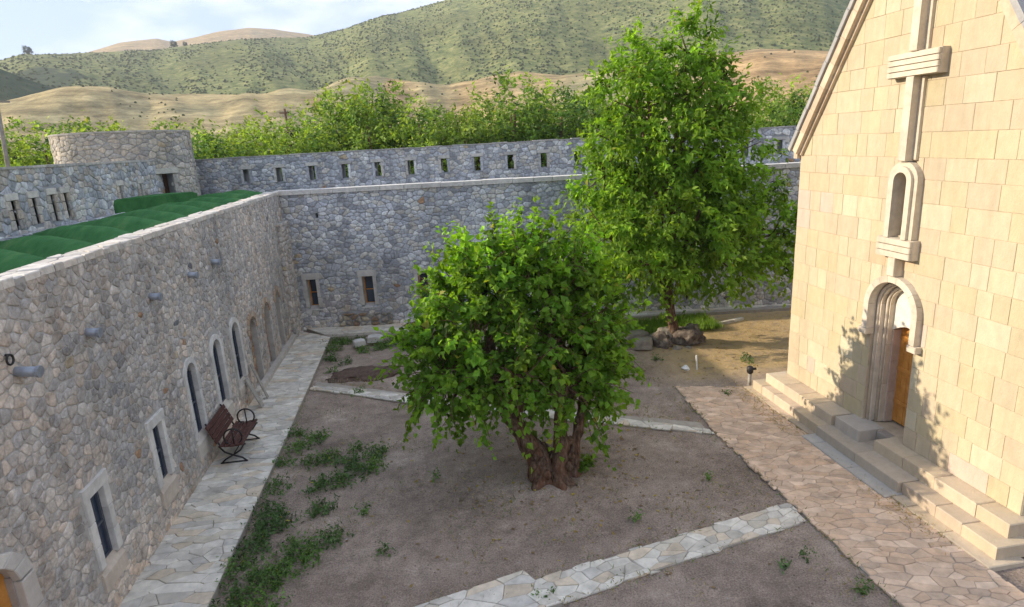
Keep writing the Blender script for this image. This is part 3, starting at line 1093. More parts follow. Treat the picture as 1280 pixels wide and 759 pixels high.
st, rg = rubble(BF, 1.55, .1, 3.6, .62, .26, .20, [(0.44, 0.38, 0.28), (0.46, 0.42, 0.36), (0.34, 0.24, 0.16), (0.38, 0.34, 0.29)], 42, None, .03, (.05, .09))
lay(BF, st, rg, rear, lambda u, v: 0)
for w in BWIN:
    frame_window(BF, rear, *w, depth=.26, tint=(0.50, 0.48, 0.45), wood=HONEYWOOD)
for a, b in HOLES:
    m = MB(); m.tint = (0.5, 0.49, 0.47)
    m.prism(BF, [(a - .06, b - .15), (a + .06, b - .15), (a + .05, b - .075), (a - .05, b - .075)], -.1, .12)
    m.build('water_spout', CARVED, rear)
u = -.2
rng = random.Random(8)
while u < BL:
    L = rng.uniform(.6, 1.1)
    m = MB(); m.tint = pick(rng, [(0.60, 0.58, 0.54), (0.66, 0.63, 0.58)], .06)
    m.rect(BF, u, 5.08, u + L - .01, 5.235 + rng.uniform(-.008, .008), -.47, .075, .01)
    m.build('coping_slab', COPING, rear)
    u += L
m = MB(); m.rect(BF, -1.0, 4.55, BL, 4.86, -4.3, -.45)
m.build('flat_roof', noise_mat('gravel_roof', [(0.3, (0.2, 0.19, 0.17)), (0.7, (0.32, 0.3, 0.27))], 8), rear)

# ---- ramparts ---------------------------------------------------------------
RF = Frame(BO + BN * -4.3, BT, (0, 0, 1))
ramp_b = thing('rampart_wall', 'long grey battlement wall with a row of square loopholes, behind the rear wing', 'wall', BO + BN * -4.6 + BT * 9)
RB0, RB1, RT = -6.2, 27.0, 6.47
core = MB(); core.rect(RF, RB0, -.3, RB1, RT, -.55, 0)
rb = core.build('wall_core', FARMORTAR, ramp_b)
SLITS = [-2.90 + 1.395 * k for k in range(0, 21)]
cut = MB()
for s_ in SLITS:
    cut.rect(RF, s_ - .13, 5.38, s_ + .13, 5.96, -.8, .3)
carve(rb, cut)
st, rg = rubble(RF, RB0, 4.3, RB1, RT - .02, .22, .145, BLUEGREYS, 51, lambda u, v: any(abs(u - s_) < .2 and 5.30 < v < 6.1 for s_ in SLITS), .007, (.008, .03), drop=.22, odd=.012)
rest(RF, st, rg, ramp_b)
rng = random.Random(12)
for s_ in SLITS:
    m = MB(); m.tint = pick(rng, [(0.50, 0.49, 0.46), (0.56, 0.54, 0.50)])
    m.rect(RF, s_ - .24 - rng.uniform(0, .05), 5.965, s_ + .24 + rng.uniform(0, .05), 6.10, -.3, .06, .012)
    m.build('lintel', COPING, ramp_b)
    for q in (-1, 1):
        m = MB(); m.tint = pick(rng, BLUEGREYS)
        a, b = s_ + q * .13, s_ + q * .235
        m.rect(RF, min(a, b), 5.36, max(a, b), 5.95, -.2, .045, .012)
        m.build('jamb', RUBBLE, ramp_b)
u = RB0
m = MB()
while u < RB1:
    L = rng.uniform(.35, .7)
    m.tint = pick(rng, [(0.42, 0.41, 0.39), (0.48, 0.46, 0.42), (0.36, 0.36, 0.35)])
    m.rect(RF, u + .008, RT - .03, u + L - .008, RT + rng.uniform(.0, .035), -.52, .04, .01)
    u += L
o = m.build('capping_stones', COPING, ramp_b); o['kind'] = 'stuff'

SF = Frame((-9.3, 0, 0), (0, 1, 0), (0, 0, 1))
ramp_l = thing('rampart_wall', 'grey battlement wall beside the turf roof, with narrow slits in pairs', 'wall', (-9.6, 14, 0))
core = MB(); core.rect(SF, 2.0, -.3, 24.6, 6.53, -.6, 0)
rl = core.build('wall_core', FARMORTAR, ramp_l)
LS = [(15.00, 5.42, 5.80), (15.78, 5.38, 5.80), (16.58, 5.42, 5.80), (17.37, 5.40, 5.82), (17.98, 5.40, 5.82), (12.6, 5.4, 5.8), (13.6, 5.4, 5.8), (21.12, 5.45, 5.82), (22.6, 5.55, 5.80)]
cut = MB()
for a, b, c in LS:
    w = .075 if a < 20 else .05
    cut.rect(SF, a - w, b - .25, a + w, c, -.42, .3)
carve(rl, cut)
st, rg = rubble(SF, 2.0, 4.5, 24.6, 6.52, .22, .155, BLUEGREYS + GREYS[:2], 61, lambda u, v: any(abs(u - a) < .19 and b - .3 < v < c + .16 for a, b, c in LS), .007, (.008, .03), drop=.22, odd=.012)
rest(SF, st, rg, ramp_l)
rng = random.Random(13)
for a, b, c in LS:
    m = MB(); m.tint = pick(rng, [(0.55, 0.53, 0.50), (0.60, 0.57, 0.52)])
    m.rect(SF, a - .22, c + .005, a + .22, c + .16, -.2, .06, .012)
    m.build('lintel', COPING, ramp_l)
    for q in (-1, 1):
        for k in range(3):
            m = MB(); m.tint = pick(rng, GREYS)
            x0, x1 = a + q * .075, a + q * rng.uniform(.2, .27)
            h = (c - b + .25) / 3
            m.rect(SF, min(x0, x1), b - .25 + k * h + .01, max(x0, x1), b - .25 + (k + 1) * h - .005, -.2, .045, .012)
            m.build('jamb', RUBBLE, ramp_l)
m = MB()
u = 2.0
while u < 24.5:
    L = rng.uniform(.35, .7)
    m.tint = pick(rng, [(0.42, 0.41, 0.39), (0.48, 0.46, 0.42)])
    m.rect(SF, u + .008, 6.50, u + L - .008, 6.54 + rng.uniform(0, .03), -.56, .04, .01)
    u += L
o = m.build('capping_stones', COPING, ramp_l); o['kind'] = 'stuff'
m = MB()
m.rect(SF, 2.0, 4.5, 24.0, 5.02, 0.0, .16, .03)
o = m.build('wall_footing', FARMORTAR, ramp_l)
st, rg = rubble(Frame((-9.14, 0, 0), (0, 1, 0), (0, 0, 1)), 2, 4.6, 24, 5.03, .26, .18, BLUEGREYS, 63)
rest(Frame((-9.14, 0, 0), (0, 1, 0), (0, 0, 1)), st, rg, ramp_l, name='footing_facing')

TC, TR, TZ = (-10.85, 25.8), 2.25, 7.55
tower = thing('round_tower', 'low round stone tower at the corner of the ramparts, its left flank sunlit', 'tower', (TC[0], TC[1], 0))
def build_tower():
    n = 56
    m = MB()
    fr = CylFrame((TC[0], TC[1], 0), TR, 0)
    per = 2 * math.pi * TR
    A, B, C, D = [], [], [], []
    for k in range(n):
        u = per * k / n
        A.append(m.vert(fr(u, -.3))); B.append(m.vert(fr(u, TZ))); C.append(m.vert(fr(u, TZ, -.5))); D.append(m.vert(fr(u, TZ - 1.2, -.5)))
    for k in range(n):
        j = (k + 1) % n
        m.f += [(A[k], A[j], B[j], B[k]), (B[k], B[j], C[j], C[k]), (C[k], C[j], D[j], D[k])]
    m.f.append(tuple(D)); m.f.append(tuple(reversed(A)))
    o = m.build('wall_core', FARMORTAR, tower)
    # door direction: surface point that faces the roof terrace
    da = math.atan2(24.35 - TC[1], -9.22 - TC[0])
    c = MB()
    d = Vector((math.cos(da), math.sin(da), 0))
    t = Vector((-math.sin(da), math.cos(da), 0))
    F = Frame(Vector((TC[0], TC[1], 0)) + d * TR, t, (0, 0, 1))
    c.rect(F, -.36, 4.7, .36, 6.04, -.45, .3)
    carve(o, c)
    du = (da % (2 * math.pi)) * TR
    st, rg = rubble(fr, 0, 4.5, per - .001, TZ - .01, .23, .155, [(0.50, 0.465, 0.41), (0.56, 0.51, 0.44), (0.42, 0.40, 0.37), (0.60, 0.53, 0.44)], 71,
                    lambda u, v: abs(u - du) < .46 and 4.7 < v < 6.25, .008, (.008, .03), drop=.24)
    rest(fr, st, rg, tower)
    m = MB(); m.rect(F, -.37, 4.7, .37, 6.05, -.44, -.40)
    dr = m.build('door', DARKWOOD, tower)
    for k in range(5):
        q = MB(); q.rect(F, -.355 + k * .143, 4.7, -.355 + k * .143 + .135, 6.04, -.40, -.378, .006); q.build('plank', DARKWOOD, dr)
    m = MB(); m.tint = (0.55, 0.53, 0.47); m.rect(F, -.58, 6.05, .58, 6.24, -.5, .085, .015); m.build('lintel', COPING, dr)
    for s_ in (-1, 1):
        for k in range(4):
            m = MB(); m.tint = pick(rg, GREYS); a, b = s_ * .36, s_ * rg.uniform(.5, .6)
            m.rect(F, min(a, b), 4.72 + k * .33, max(a, b), 4.72 + k * .33 + .32, -.5, .045, .012); m.build('jamb', RUBBLE, dr)
    m = MB()
    u = 0
    while u < per:
        L = rg.uniform(.3, .55); m.tint = pick(rg, [(0.48, 0.45, 0.41), (0.42, 0.40, 0.37)])
        e = min(u + L, per)
        m.prism(fr, [(u + .008, TZ - .03), (e - .008, TZ - .03), (e - .008, TZ + .03), (u + .008, TZ + .03)], -.5, .04)
        u += L
    o = m.build('capping_stones', COPING, tower); o['kind'] = 'stuff'
build_tower()

# ------------------------------------------------------------------ church
XF = 8.67
CY0, CY1 = 7.06, 13.25                      # near and far corners of the gable
ZB, ZE, ZA = .52, 5.93, 10.75               # plinth top, eaves, apex
church = thing('stone_church', 'pale gabled stone church with a carved cross, arched window and recessed door', 'church', (XF + 4, 10.15, 0))
CF = Frame((XF, CY1, 0), (0, -1, 0), (0, 0, 1))   # u runs from the far corner to the near one
CW = CY1 - CY0
UC = CY1 - 10.0                              # centre line of portal, window and cross
CREAM = [(0.527, 0.454, 0.305), (0.547, 0.477, 0.328), (0.522, 0.443, 0.291), (0.527, 0.443, 0.309), (0.527, 0.434, 0.301), (0.522, 0.439, 0.282), (0.556, 0.492, 0.351), (0.518, 0.424, 0.301)]
core = MB()
gable = [(0, -.2), (CW, -.2), (CW, ZE), (CW / 2, ZA), (0, ZE)]
core.tint = (0.50, 0.41, 0.29)
core.prism(CF, gable, -9.0, 0)
cc = core.build('wall_core', CARVED, church)
SPR = 3.02
cut = MB(); cut.tint = (0.52, 0.43, 0.31)
cut.prism(CF, arch_poly(UC, .549, ZB - .02, SPR, 16), -.75, .4)
carve(cc, cut)
cut = MB(); cut.tint = (0.52, 0.43, 0.31)
cut.prism(CF, arch_poly(UC, .16, 4.44, 5.48, 12), -.32, .4)
carve(cc, cut)

def facade_gap(v0, v1):
    """span left free for portal and window in a course"""
    g = 0
    if v0 < SPR + .545:
        g = .555 if v0 < SPR else math.sqrt(max(0, .555 ** 2 - (v0 - SPR) ** 2))
    if v1 > 4.42 and v0 < 5.66:
        g = max(g, .18)
    return g
def ashlar():
    rng = random.Random(4)
    slope = (ZA - ZE) / (CW / 2)
    v = ZB
    while v < ZA - .1:
        h = rng.choice([.37, .40, .43]) if v < ZE else rng.choice([.38, .42, .45])
        v1 = v + h
        spans = []
        g = facade_gap(v, v1)
        u = -rng.uniform(0, .3)
        cuts = [0.0]
        u = rng.uniform(.2, .6)
        while u < CW - .15:
            cuts.append(u)
            u += rng.choice([.28, .34, .40, .48, .58, .70]) * rng.uniform(.9, 1.1)
        cuts.append(CW)
        for a, b in zip(cuts, cuts[1:]):
            for lo, hi in ([(a, b)] if g == 0 else [(a, min(b, UC - g)), (max(a, UC + g), b)]):
                if hi - lo < .05:
                    continue
                jv = rng.choice([0, 0, 0, .012, -.012])
                q = [(lo + .0025, v + .0035), (hi - .0025, v + .0035), (hi - .0025, v1 - .0035), (lo + .0025, v1 - .0035)]
                q = clip(q, -slope, 1, ZE - .03)
                if len(q) >= 3:
                    q = clip(q, slope, 1, ZE - .03 + slope * CW)
                if len(q) < 3 or area(q) < .006:
                    continue
                m = MB()
                m.tint = pick(rng, CREAM, .03)
                r = rng.random()
                if r < .05:
                    m.tint = pick(rng, [(0.55, 0.42, 0.28), (0.54, 0.43, 0.35), (0.52, 0.43, 0.35)], .05)
                m.prism(CF, q, -.05, rng.uniform(.006, .013), .005)
                m.build('ashlar_block', ASHLAR, church)
        v = v1
ashlar()
# side wall towards the camera: quoin blocks, then plain coursed stone
NF = Frame((XF, CY0, 0), (1, 0, 0), (0, 0, 1))
rng = random.Random(44)
v = ZB
while v < ZE - .2:
    h = rng.choice([.42, .46, .5])
    u = .0
    while u < 3.0:
        L = rng.uniform(.4, .8)
        m = MB(); m.tint = pick(rng, CREAM, .08)
        m.rect(NF, u + .004, v + .004, u + L - .004, min(v + h, ZE) - .004, -.03, rng.uniform(.004, .015), .006)
        m.build('ashlar_block', ASHLAR, church)
        u += L
    v += h
# raking cornice and roof slabs
for side in (0, 1):
    e = Vector((0, CY1 if side == 0 else CY0, ZE))
    ap = Vector((0, (CY0 + CY1) / 2, ZA))
    d = (ap - e); L = d.length; d.normalize()
    out = Vector((0, d.z, -d.y)) if side == 0 else Vector((0, -d.z, d.y))
    if out.z < 0:
        out = -out
    FR = Frame(Vector((XF, e.y, e.z)), Vector((-1, 0, 0)), d) if False else None
    n = 11
    for k in range(n):
        a, b = -.03 + (L + .03) * k / n, -.03 + (L + .03) * (k + 1) / n
        m = MB(); m.tint = pick(rng, [(0.60, 0.47, 0.34), (0.56, 0.44, 0.32), (0.62, 0.50, 0.37)], .06)
        for x0, x1, o0, o1 in ((XF - .17, XF + .3, -.06, .11), (XF - .08, XF + .3, -.12, -.062)):
            P = [Vector((x, e.y, e.z)) + d * s_ + out * o for x in (x0, x1) for s_ in (a + .003, b - .003) for o in (o0, o1)]
            idx = [m.vert(p) for p in P]
            for f in ((0, 1, 3, 2), (4, 6, 7, 5), (0, 4, 5, 1), (2, 3, 7, 6), (0, 2, 6, 4), (1, 5, 7, 3)):
                m.f.append(tuple(idx[i] for i in f))
        m.build('cornice_stone', CARVED, church)
        m = MB()
        P = [Vector((x, e.y, e.z)) + d * s_ + out * o for x in (XF - .22, XF + 9.2) for s_ in (a - .03, b - .04) for o in (.114 + .012 * (k % 2), .205 + .012 * (k % 2))]
        idx = [m.vert(p) for p in P]
        for f in ((0, 1, 3, 2), (4, 6, 7, 5), (0, 4, 5, 1), (2, 3, 7, 6), (0, 2, 6, 4), (1, 5, 7, 3)):
            m.f.append(tuple(idx[i] for i in f))
        m.build('roof_slab', SLATE, church)
# eaves mouldings along the near side
m = MB(); m.tint = (0.58, 0.46, 0.34)
m.box((XF - .10, CY0 - .14, ZE - .16), (XF + 9, CY0 - .002, ZE - .02)); m.build('eaves_moulding', CARVED, church)
m = MB(); m.tint = (0.58, 0.46, 0.34)
m.box((XF - .10, CY1 + .002, ZE - .16), (XF + 9, CY1 + .14, ZE - .02)); m.build('eaves_moulding', CARVED, church)

# portal
PALE = (0.62, 0.54, 0.43)
def voussoirs(mb_name, ri, ro, v0, h0, h1, parent, seed, legs=3, n=7, pal=None):
    rng = random.Random(seed)
    for k in range(n):
        a, a2 = math.pi * k / n, math.pi * (k + 1) / n
        m = MB(); m.tint = pick(rng, pal or [PALE, (0.58, 0.49, 0.38), (0.66, 0.58, 0.47)], .05)
        sub = 3
        for q in range(sub):
            b, b2 = a + (a2 - a) * q / sub + (.004 if q == 0 else 0), a + (a2 - a) * (q + 1) / sub - (.004 if q == sub - 1 else 0)
            P = lambda r, t: (UC + r * math.cos(t), SPR + r * math.sin(t))
            m.prism(CF, [P(ri, b), P(ro, b), P(ro, b2), P(ri, b2)], h0, h1)
        m.build(mb_name, CARVED, parent)
    for s_ in (-1, 1):
        for k in range(legs):
            m = MB(); m.tint = pick(rng, pal or [PALE, (0.58, 0.49, 0.38), (0.66, 0.58, 0.47)], .05)
            a, b = UC + s_ * ri, UC + s_ * ro
            va, vb = v0 + (SPR - v0) * k / legs, v0 + (SPR - v0) * (k + 1) / legs
            m.rect(CF, min(a, b), va + .003, max(a, b), vb - .003, h0, h1, .006)
            m.build(mb_name, CARVED, parent)
dl = MB(); dl.rect(CF, UC - .36, ZB + .02, UC + .36, 2.62, -.57, -.52)
pdoor = dl.build('portal', HONEYWOOD, church)
pdoor['label'] = 'honey-coloured wooden door in a deep arched portal'
for k in range(5):
    m = MB(); m.rect(CF, UC - .355 + k * .143, ZB + .03, UC - .355 + k * .143 + .136, 2.60, -.52, -.496, .005); m.build('door_plank', HONEYWOOD, pdoor)
for vv in (.95, 1.65, 2.3):
    m = MB(); m.rect(CF, UC - .33, vv, UC + .33, vv + .09, -.496, -.475, .008); m.build('door_rail', HONEYWOOD, pdoor)
m = MB(); m.rect(CF, UC + .24, 1.45, UC + .27, 1.62, -.496, -.44, .004); m.build('handle', IRON, pdoor)
# tympanum with a low segmental head
m = MB(); m.tint = (0.72, 0.68, 0.60)
pts = [(UC + .37 * math.cos(math.pi * k / 14), SPR + .37 * math.sin(math.pi * k / 14)) for k in range(15)]
low = [(UC - .37 + .74 * k / 8, 2.50 + .14 * math.sin(math.pi * k / 8)) for k in range(9)]
for k in range(8):
    a, b = low[k], low[k + 1]
    ta = SPR + math.sqrt(max(0, .37 ** 2 - (a[0] - UC) ** 2)); tb = SPR + math.sqrt(max(0, .37 ** 2 - (b[0] - UC) ** 2))
    m.prism(CF, [a, b, (b[0], tb), (a[0], ta)], -.62, -.32)
m.build('tympanum', CARVED, pdoor)
for s_ in (-1, 1):
    for k in range(3):
        m = MB(); m.tint = pick(rng, [(0.56, 0.44, 0.37), (0.60, 0.49, 0.41)], .06)
        a, b = UC + s_ * .335, UC + s_ * .37
        m.rect(CF, min(a, b), ZB + k * .66 + .004, max(a, b), ZB + (k + 1) * .66 - .002, -.62, -.325, .004)
        m.build('jamb', CARVED, pdoor)
voussoirs('inner_moulding', .371, .452, ZB, -.64, -.22, pdoor, 1)
voussoirs('outer_moulding', .455, .5435, ZB, -.64, -.09, pdoor, 2)
for rr, hh, r0 in ((.452, -.20, .028), (.542, -.075, .03)):
    m = MB(); m.tint = (0.64, 0.55, 0.44)
    pts = [CF(UC + (rr - .03), ZB, hh)] + [CF(UC + (rr - .03) * math.cos(math.pi * k / 18), SPR + (rr - .03) * math.sin(math.pi * k / 18), hh) for k in range(19)] + [CF(UC - (rr - .03), ZB, hh)]
    m.tube(pts, r0, 7)
    m.build('roll_moulding', CARVED, pdoor, True)
voussoirs('hood_stone', .546, .675, 2.52, -.05, .13, pdoor, 3, legs=1, n=9)
for s_ in (-1, 1):
    m = MB(); m.tint = PALE
    a, b = UC + s_ * .53, UC + s_ * .74
    m.rect(CF, min(a, b), 2.40, max(a, b), 2.519, -.04, .15, .012); m.build('hood_stop', CARVED, pdoor)

# window above the portal, its frame growing out of the small cross
m = MB(); m.rect(CF, UC - .17, 4.40, UC + .17, 5.66, -.20, -.16)
cwin = m.build('window', noise_mat('church_window_dark', [(0.3, (0.10, 0.075, 0.07)), (0.7, (0.17, 0.13, 0.125))], 8, 0.5), church)
m = MB()
for k in range(2):
    m.rect(CF, UC - .05 + k * .1 - .012, 4.44, UC - .05 + k * .1 + .012, 5.6, -.16, -.135)
for k in range(3):
    m.rect(CF, UC - .15, 4.75 + k * .3, UC + .15, 4.774 + k * .3, -.134, -.12)
m.build('iron_grille', IRON, cwin)
rg2 = random.Random(3)
def ring_part(name, c, ri, ro, v0, spr, h0, h1, parent, n=12, tint=PALE):
    m = MB(); m.tint = tint
    arch_band(m, CF, c, ri, ro, v0, spr, h0, h1, n)
    return m.build(name, CARVED, parent)
ring_part('frame_outer', UC, .17, .345, 4.41, 5.44, -.05, .13, cwin)
ring_part('frame_inner', UC, .155, .262, 4.41, 5.44, -.12, .185, cwin, tint=(0.66, 0.58, 0.46))
cross = MB(); cross.tint = PALE
def relief(name, u0, v0, u1, v1, h1, tint=PALE, ch=.012, h0=-.04):
    m = MB(); m.tint = tint
    m.rect(CF, UC + u0, v0, UC + u1, v1, h0, h1, ch)
    return m.build(name, CARVED, church)
relief('cross_arm_base', -.42, 4.05, .42, 4.405, .16)
for k in range(3):
    relief('cross_arm_band', -.41, 4.06 + k * .118, .41, 4.06 + k * .118 + .104, .205, (0.65, 0.57, 0.45))
relief('cross_stem', -.085, 3.70, .085, 4.048, .19)
relief('cross_shaft_fillet', -.17, 5.80, .17, 7.205, .06)
relief('cross_shaft', -.085, 5.785, .085, 7.208, .20)
relief('cross_arm_base', -.57, 7.21, .57, 7.61, .16)
for k in range(4):
    relief('cross_arm_band', -.56, 7.22 + k * .098, .56, 7.22 + k * .098 + .084, .205, (0.65, 0.57, 0.45))
relief('cross_shaft_fillet', -.17, 7.612, .17, 9.2, .06)
relief('cross_shaft', -.085, 7.614, .085, 9.2, .20)

# plinth steps in long blocks, returned round the near corner
def step_run(name, x0, x1, z0, z1, ya, yb, seed, tint, lo=.5, hi=1.0):
    r = random.Random(seed)
    y = ya
    while y < yb - .01:
        L = min(r.uniform(lo, hi), yb - y)
        if yb - y - L < .2:
            L = yb - y
        m = MB(); m.tint = pick(r, tint, .07)
        m.box((x0 + r.uniform(-.008, .008), y + .004, z0), (x1, y + L - .004, z1 + r.uniform(-.006, .004)), .014)
        m.build(name, ASHLAR, church)
        y += L
STEP = [(0.521, 0.423, 0.301), (0.577, 0.477, 0.353), (0.465, 0.378, 0.284), (0.539, 0.432, 0.327)]
step_run('plinth_block', 8.32, 8.78, .27, .515, 6.90, 9.74, 1, STEP)
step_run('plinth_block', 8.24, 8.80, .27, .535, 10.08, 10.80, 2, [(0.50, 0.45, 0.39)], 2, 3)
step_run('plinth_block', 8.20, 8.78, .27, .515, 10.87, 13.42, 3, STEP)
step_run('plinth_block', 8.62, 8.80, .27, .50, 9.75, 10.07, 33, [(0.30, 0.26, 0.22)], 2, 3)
step_run('step_block', 7.98, 8.60, .05, .285, 6.74, 8.60, 4, STEP)
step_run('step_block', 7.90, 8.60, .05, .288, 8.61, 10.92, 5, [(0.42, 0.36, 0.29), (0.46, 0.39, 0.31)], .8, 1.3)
step_run('step_block', 7.96, 8.60, .05, .285, 10.93, 13.60, 6, STEP)
step_run('kerb_block', 7.76, 8.40, -.2, .075, 6.62, 8.55, 7, STEP, .7, 1.2)
step_run('kerb_block', 7.62, 8.40, -.2, .085, 8.56, 10.98, 8, [(0.44, 0.42, 0.39), (0.48, 0.45, 0.41)], .9, 1.4)
step_run('kerb_block', 7.80, 8.40, -.2, .07, 10.99, 13.75, 9, STEP, .7, 1.2)
x = 8.62
for k in range(8):
    for (y0_, z0, z1) in ((6.90, .27, .515), (6.74, .05, .285), (6.62, -.2, .075)):
        m = MB(); m.tint = pick(rng, STEP, .07)
        m.box((x + .17 if z0 == .27 else x, y0_, z0), (x + .66 + (.17 if z0 == .27 else 0), y0_ + .3, z1), .014)
        m.build('step_block' if z0 < .2 else 'plinth_block', ASHLAR, church)
    x += .67

# ------------------------------------------------------------------ trees
def np_mesh(name, v, f, tint, mat, parent=None):
    me = bpy.data.meshes.new(name)
    me.from_pydata(v.tolist() if hasattr(v, 'tolist') else v, [], f.tolist() if hasattr(f, 'tolist') else f)
    at = me.attributes.new('tint', 'FLOAT_COLOR', 'POINT')
    arr = np.ones((len(v), 4), dtype=np.float32)
    arr[:, :3] = tint
    at.data.foreach_set('color', arr.ravel())
    me.materials.append(mat)
    o = bpy.data.objects.new(name, me)
    return put(o, parent)

def unit(a):
    return a / np.maximum(1e-6, np.linalg.norm(a, axis=1, keepdims=True))

def leaf_arrays(P, D, Nn, L, W, T, fold=0.18):
    """folded leaf blades: base, right edge, tip, left edge"""
    n = len(P)
    D = unit(D)
    S = unit(np.cross(D, Nn))
    Nn = np.cross(S, D)
    L = L[:, None]; W = W[:, None]
    v = np.empty((n, 4, 3))
    v[:, 0] = P
    v[:, 1] = P + D * L * .42 + S * W * .5 + Nn * W * fold
    v[:, 2] = P + D * L - Nn * L * .10
    v[:, 3] = P + D * L * .42 - S * W * .5 + Nn * W * fold
    b = np.arange(n)[:, None] * 4
    f = np.concatenate([b + np.array([0, 1, 2]), b + np.array([0, 2, 3])], axis=0)
    return v.reshape(-1, 3), f, np.repeat(T, 4, axis=0)

def shoots_crown(rs, lobes, n_shoot, per, length, leaf, width, col, droop=0.5, up=0.35, shell=0.62, spread=0.05, bright=0.5):
    """leaf positions along shoots that grow out of a set of ellipsoid limbs"""
    vol = np.array([l[3] * l[4] * l[5] for l in lobes]) ** 0.75
    idx = rs.choice(len(lobes), n_shoot, p=vol / vol.sum())
    C = np.array([l[:3] for l in lobes])[idx]
    A = np.array([l[3:6] for l in lobes])[idx]
    d = unit(rs.normal(size=(n_shoot, 3)))
    rad = (shell + (1 - shell) * rs.random(n_shoot) ** 0.6)[:, None]
    S0 = C + d * A * rad
    out = unit(unit(d / A) + np.array([0, 0, up]) + rs.normal(scale=.38, size=(n_shoot, 3)))
    ln = length * rs.uniform(.55, 1.35, n_shoot)
    t = np.linspace(0.02, 1, per)
    t = t[None, :] + rs.normal(scale=.03, size=(n_shoot, per))
    sag = (t ** 2) * droop
    P = S0[:, None, :] + out[:, None, :] * (ln[:, None] * t)[..., None]
    P[..., 2] -= sag * ln[:, None] * .5
    P += rs.normal(scale=spread, size=P.shape)
    tw = rs.normal(size=(n_shoot, per, 3))
    D = out[:, None, :] * .45 + unit(tw.reshape(-1, 3)).reshape(tw.shape) * .85
    D[..., 2] -= droop * .75
    Nn = out[:, None, :] * .5 + np.array([0, 0, .75]) + rs.normal(scale=.45, size=P.shape)
    n = n_shoot * per
    sc = rs.uniform(.5, 1.25, (n_shoot, per)) * (1.08 - .35 * t)
    base = np.array(col)
    k = rs.normal(scale=.26, size=(n_shoot, 1, 1)) + rs.normal(scale=.20, size=(n_shoot, per, 1))
    T = base * (1 + k)
    yl = np.clip(rs.random((n_shoot, 1)) * .6 + t * .6 - .55, 0, 1)[..., None] * bright   # young leaves towards the tips are yellower
    T = T * (1 - yl) + np.array([base[0] * 2.0, base[1] * 1.5, base[2] * 1.1]) * yl
    old = rs.random((n_shoot, per, 1)) < .006           # a few leaves already yellow
    T = np.where(old, np.array([.36, .34, .06]), T)
    return (P.reshape(-1, 3), D.reshape(-1, 3), Nn.reshape(-1, 3), (leaf * sc).ravel(), (width * sc).ravel(), np.clip(T.reshape(-1, 3), .004, .9), S0, out, ln)

def limb(mb, a, b, r0, r1, rng, seg=8, n=7, wob=.12, jit=.10, sag=0.0):
    a, b = Vector(a), Vector(b)
    pts, rr = [], []
    L = (b - a).length
    for i in range(n + 1):
        t = i / n
        p = a.lerp(b, t)
        w = wob * L * .18 * math.sin(math.pi * t)
        p += Vector((rng.uniform(-w, w), rng.uniform(-w, w), rng.uniform(-w, w) * .5))
        p.z += sag * L * math.sin(math.pi * t)
        pts.append(p); rr.append(r0 + (r1 - r0) * t)
    mb.tube(pts, rr, seg, jit, rng)
    return pts

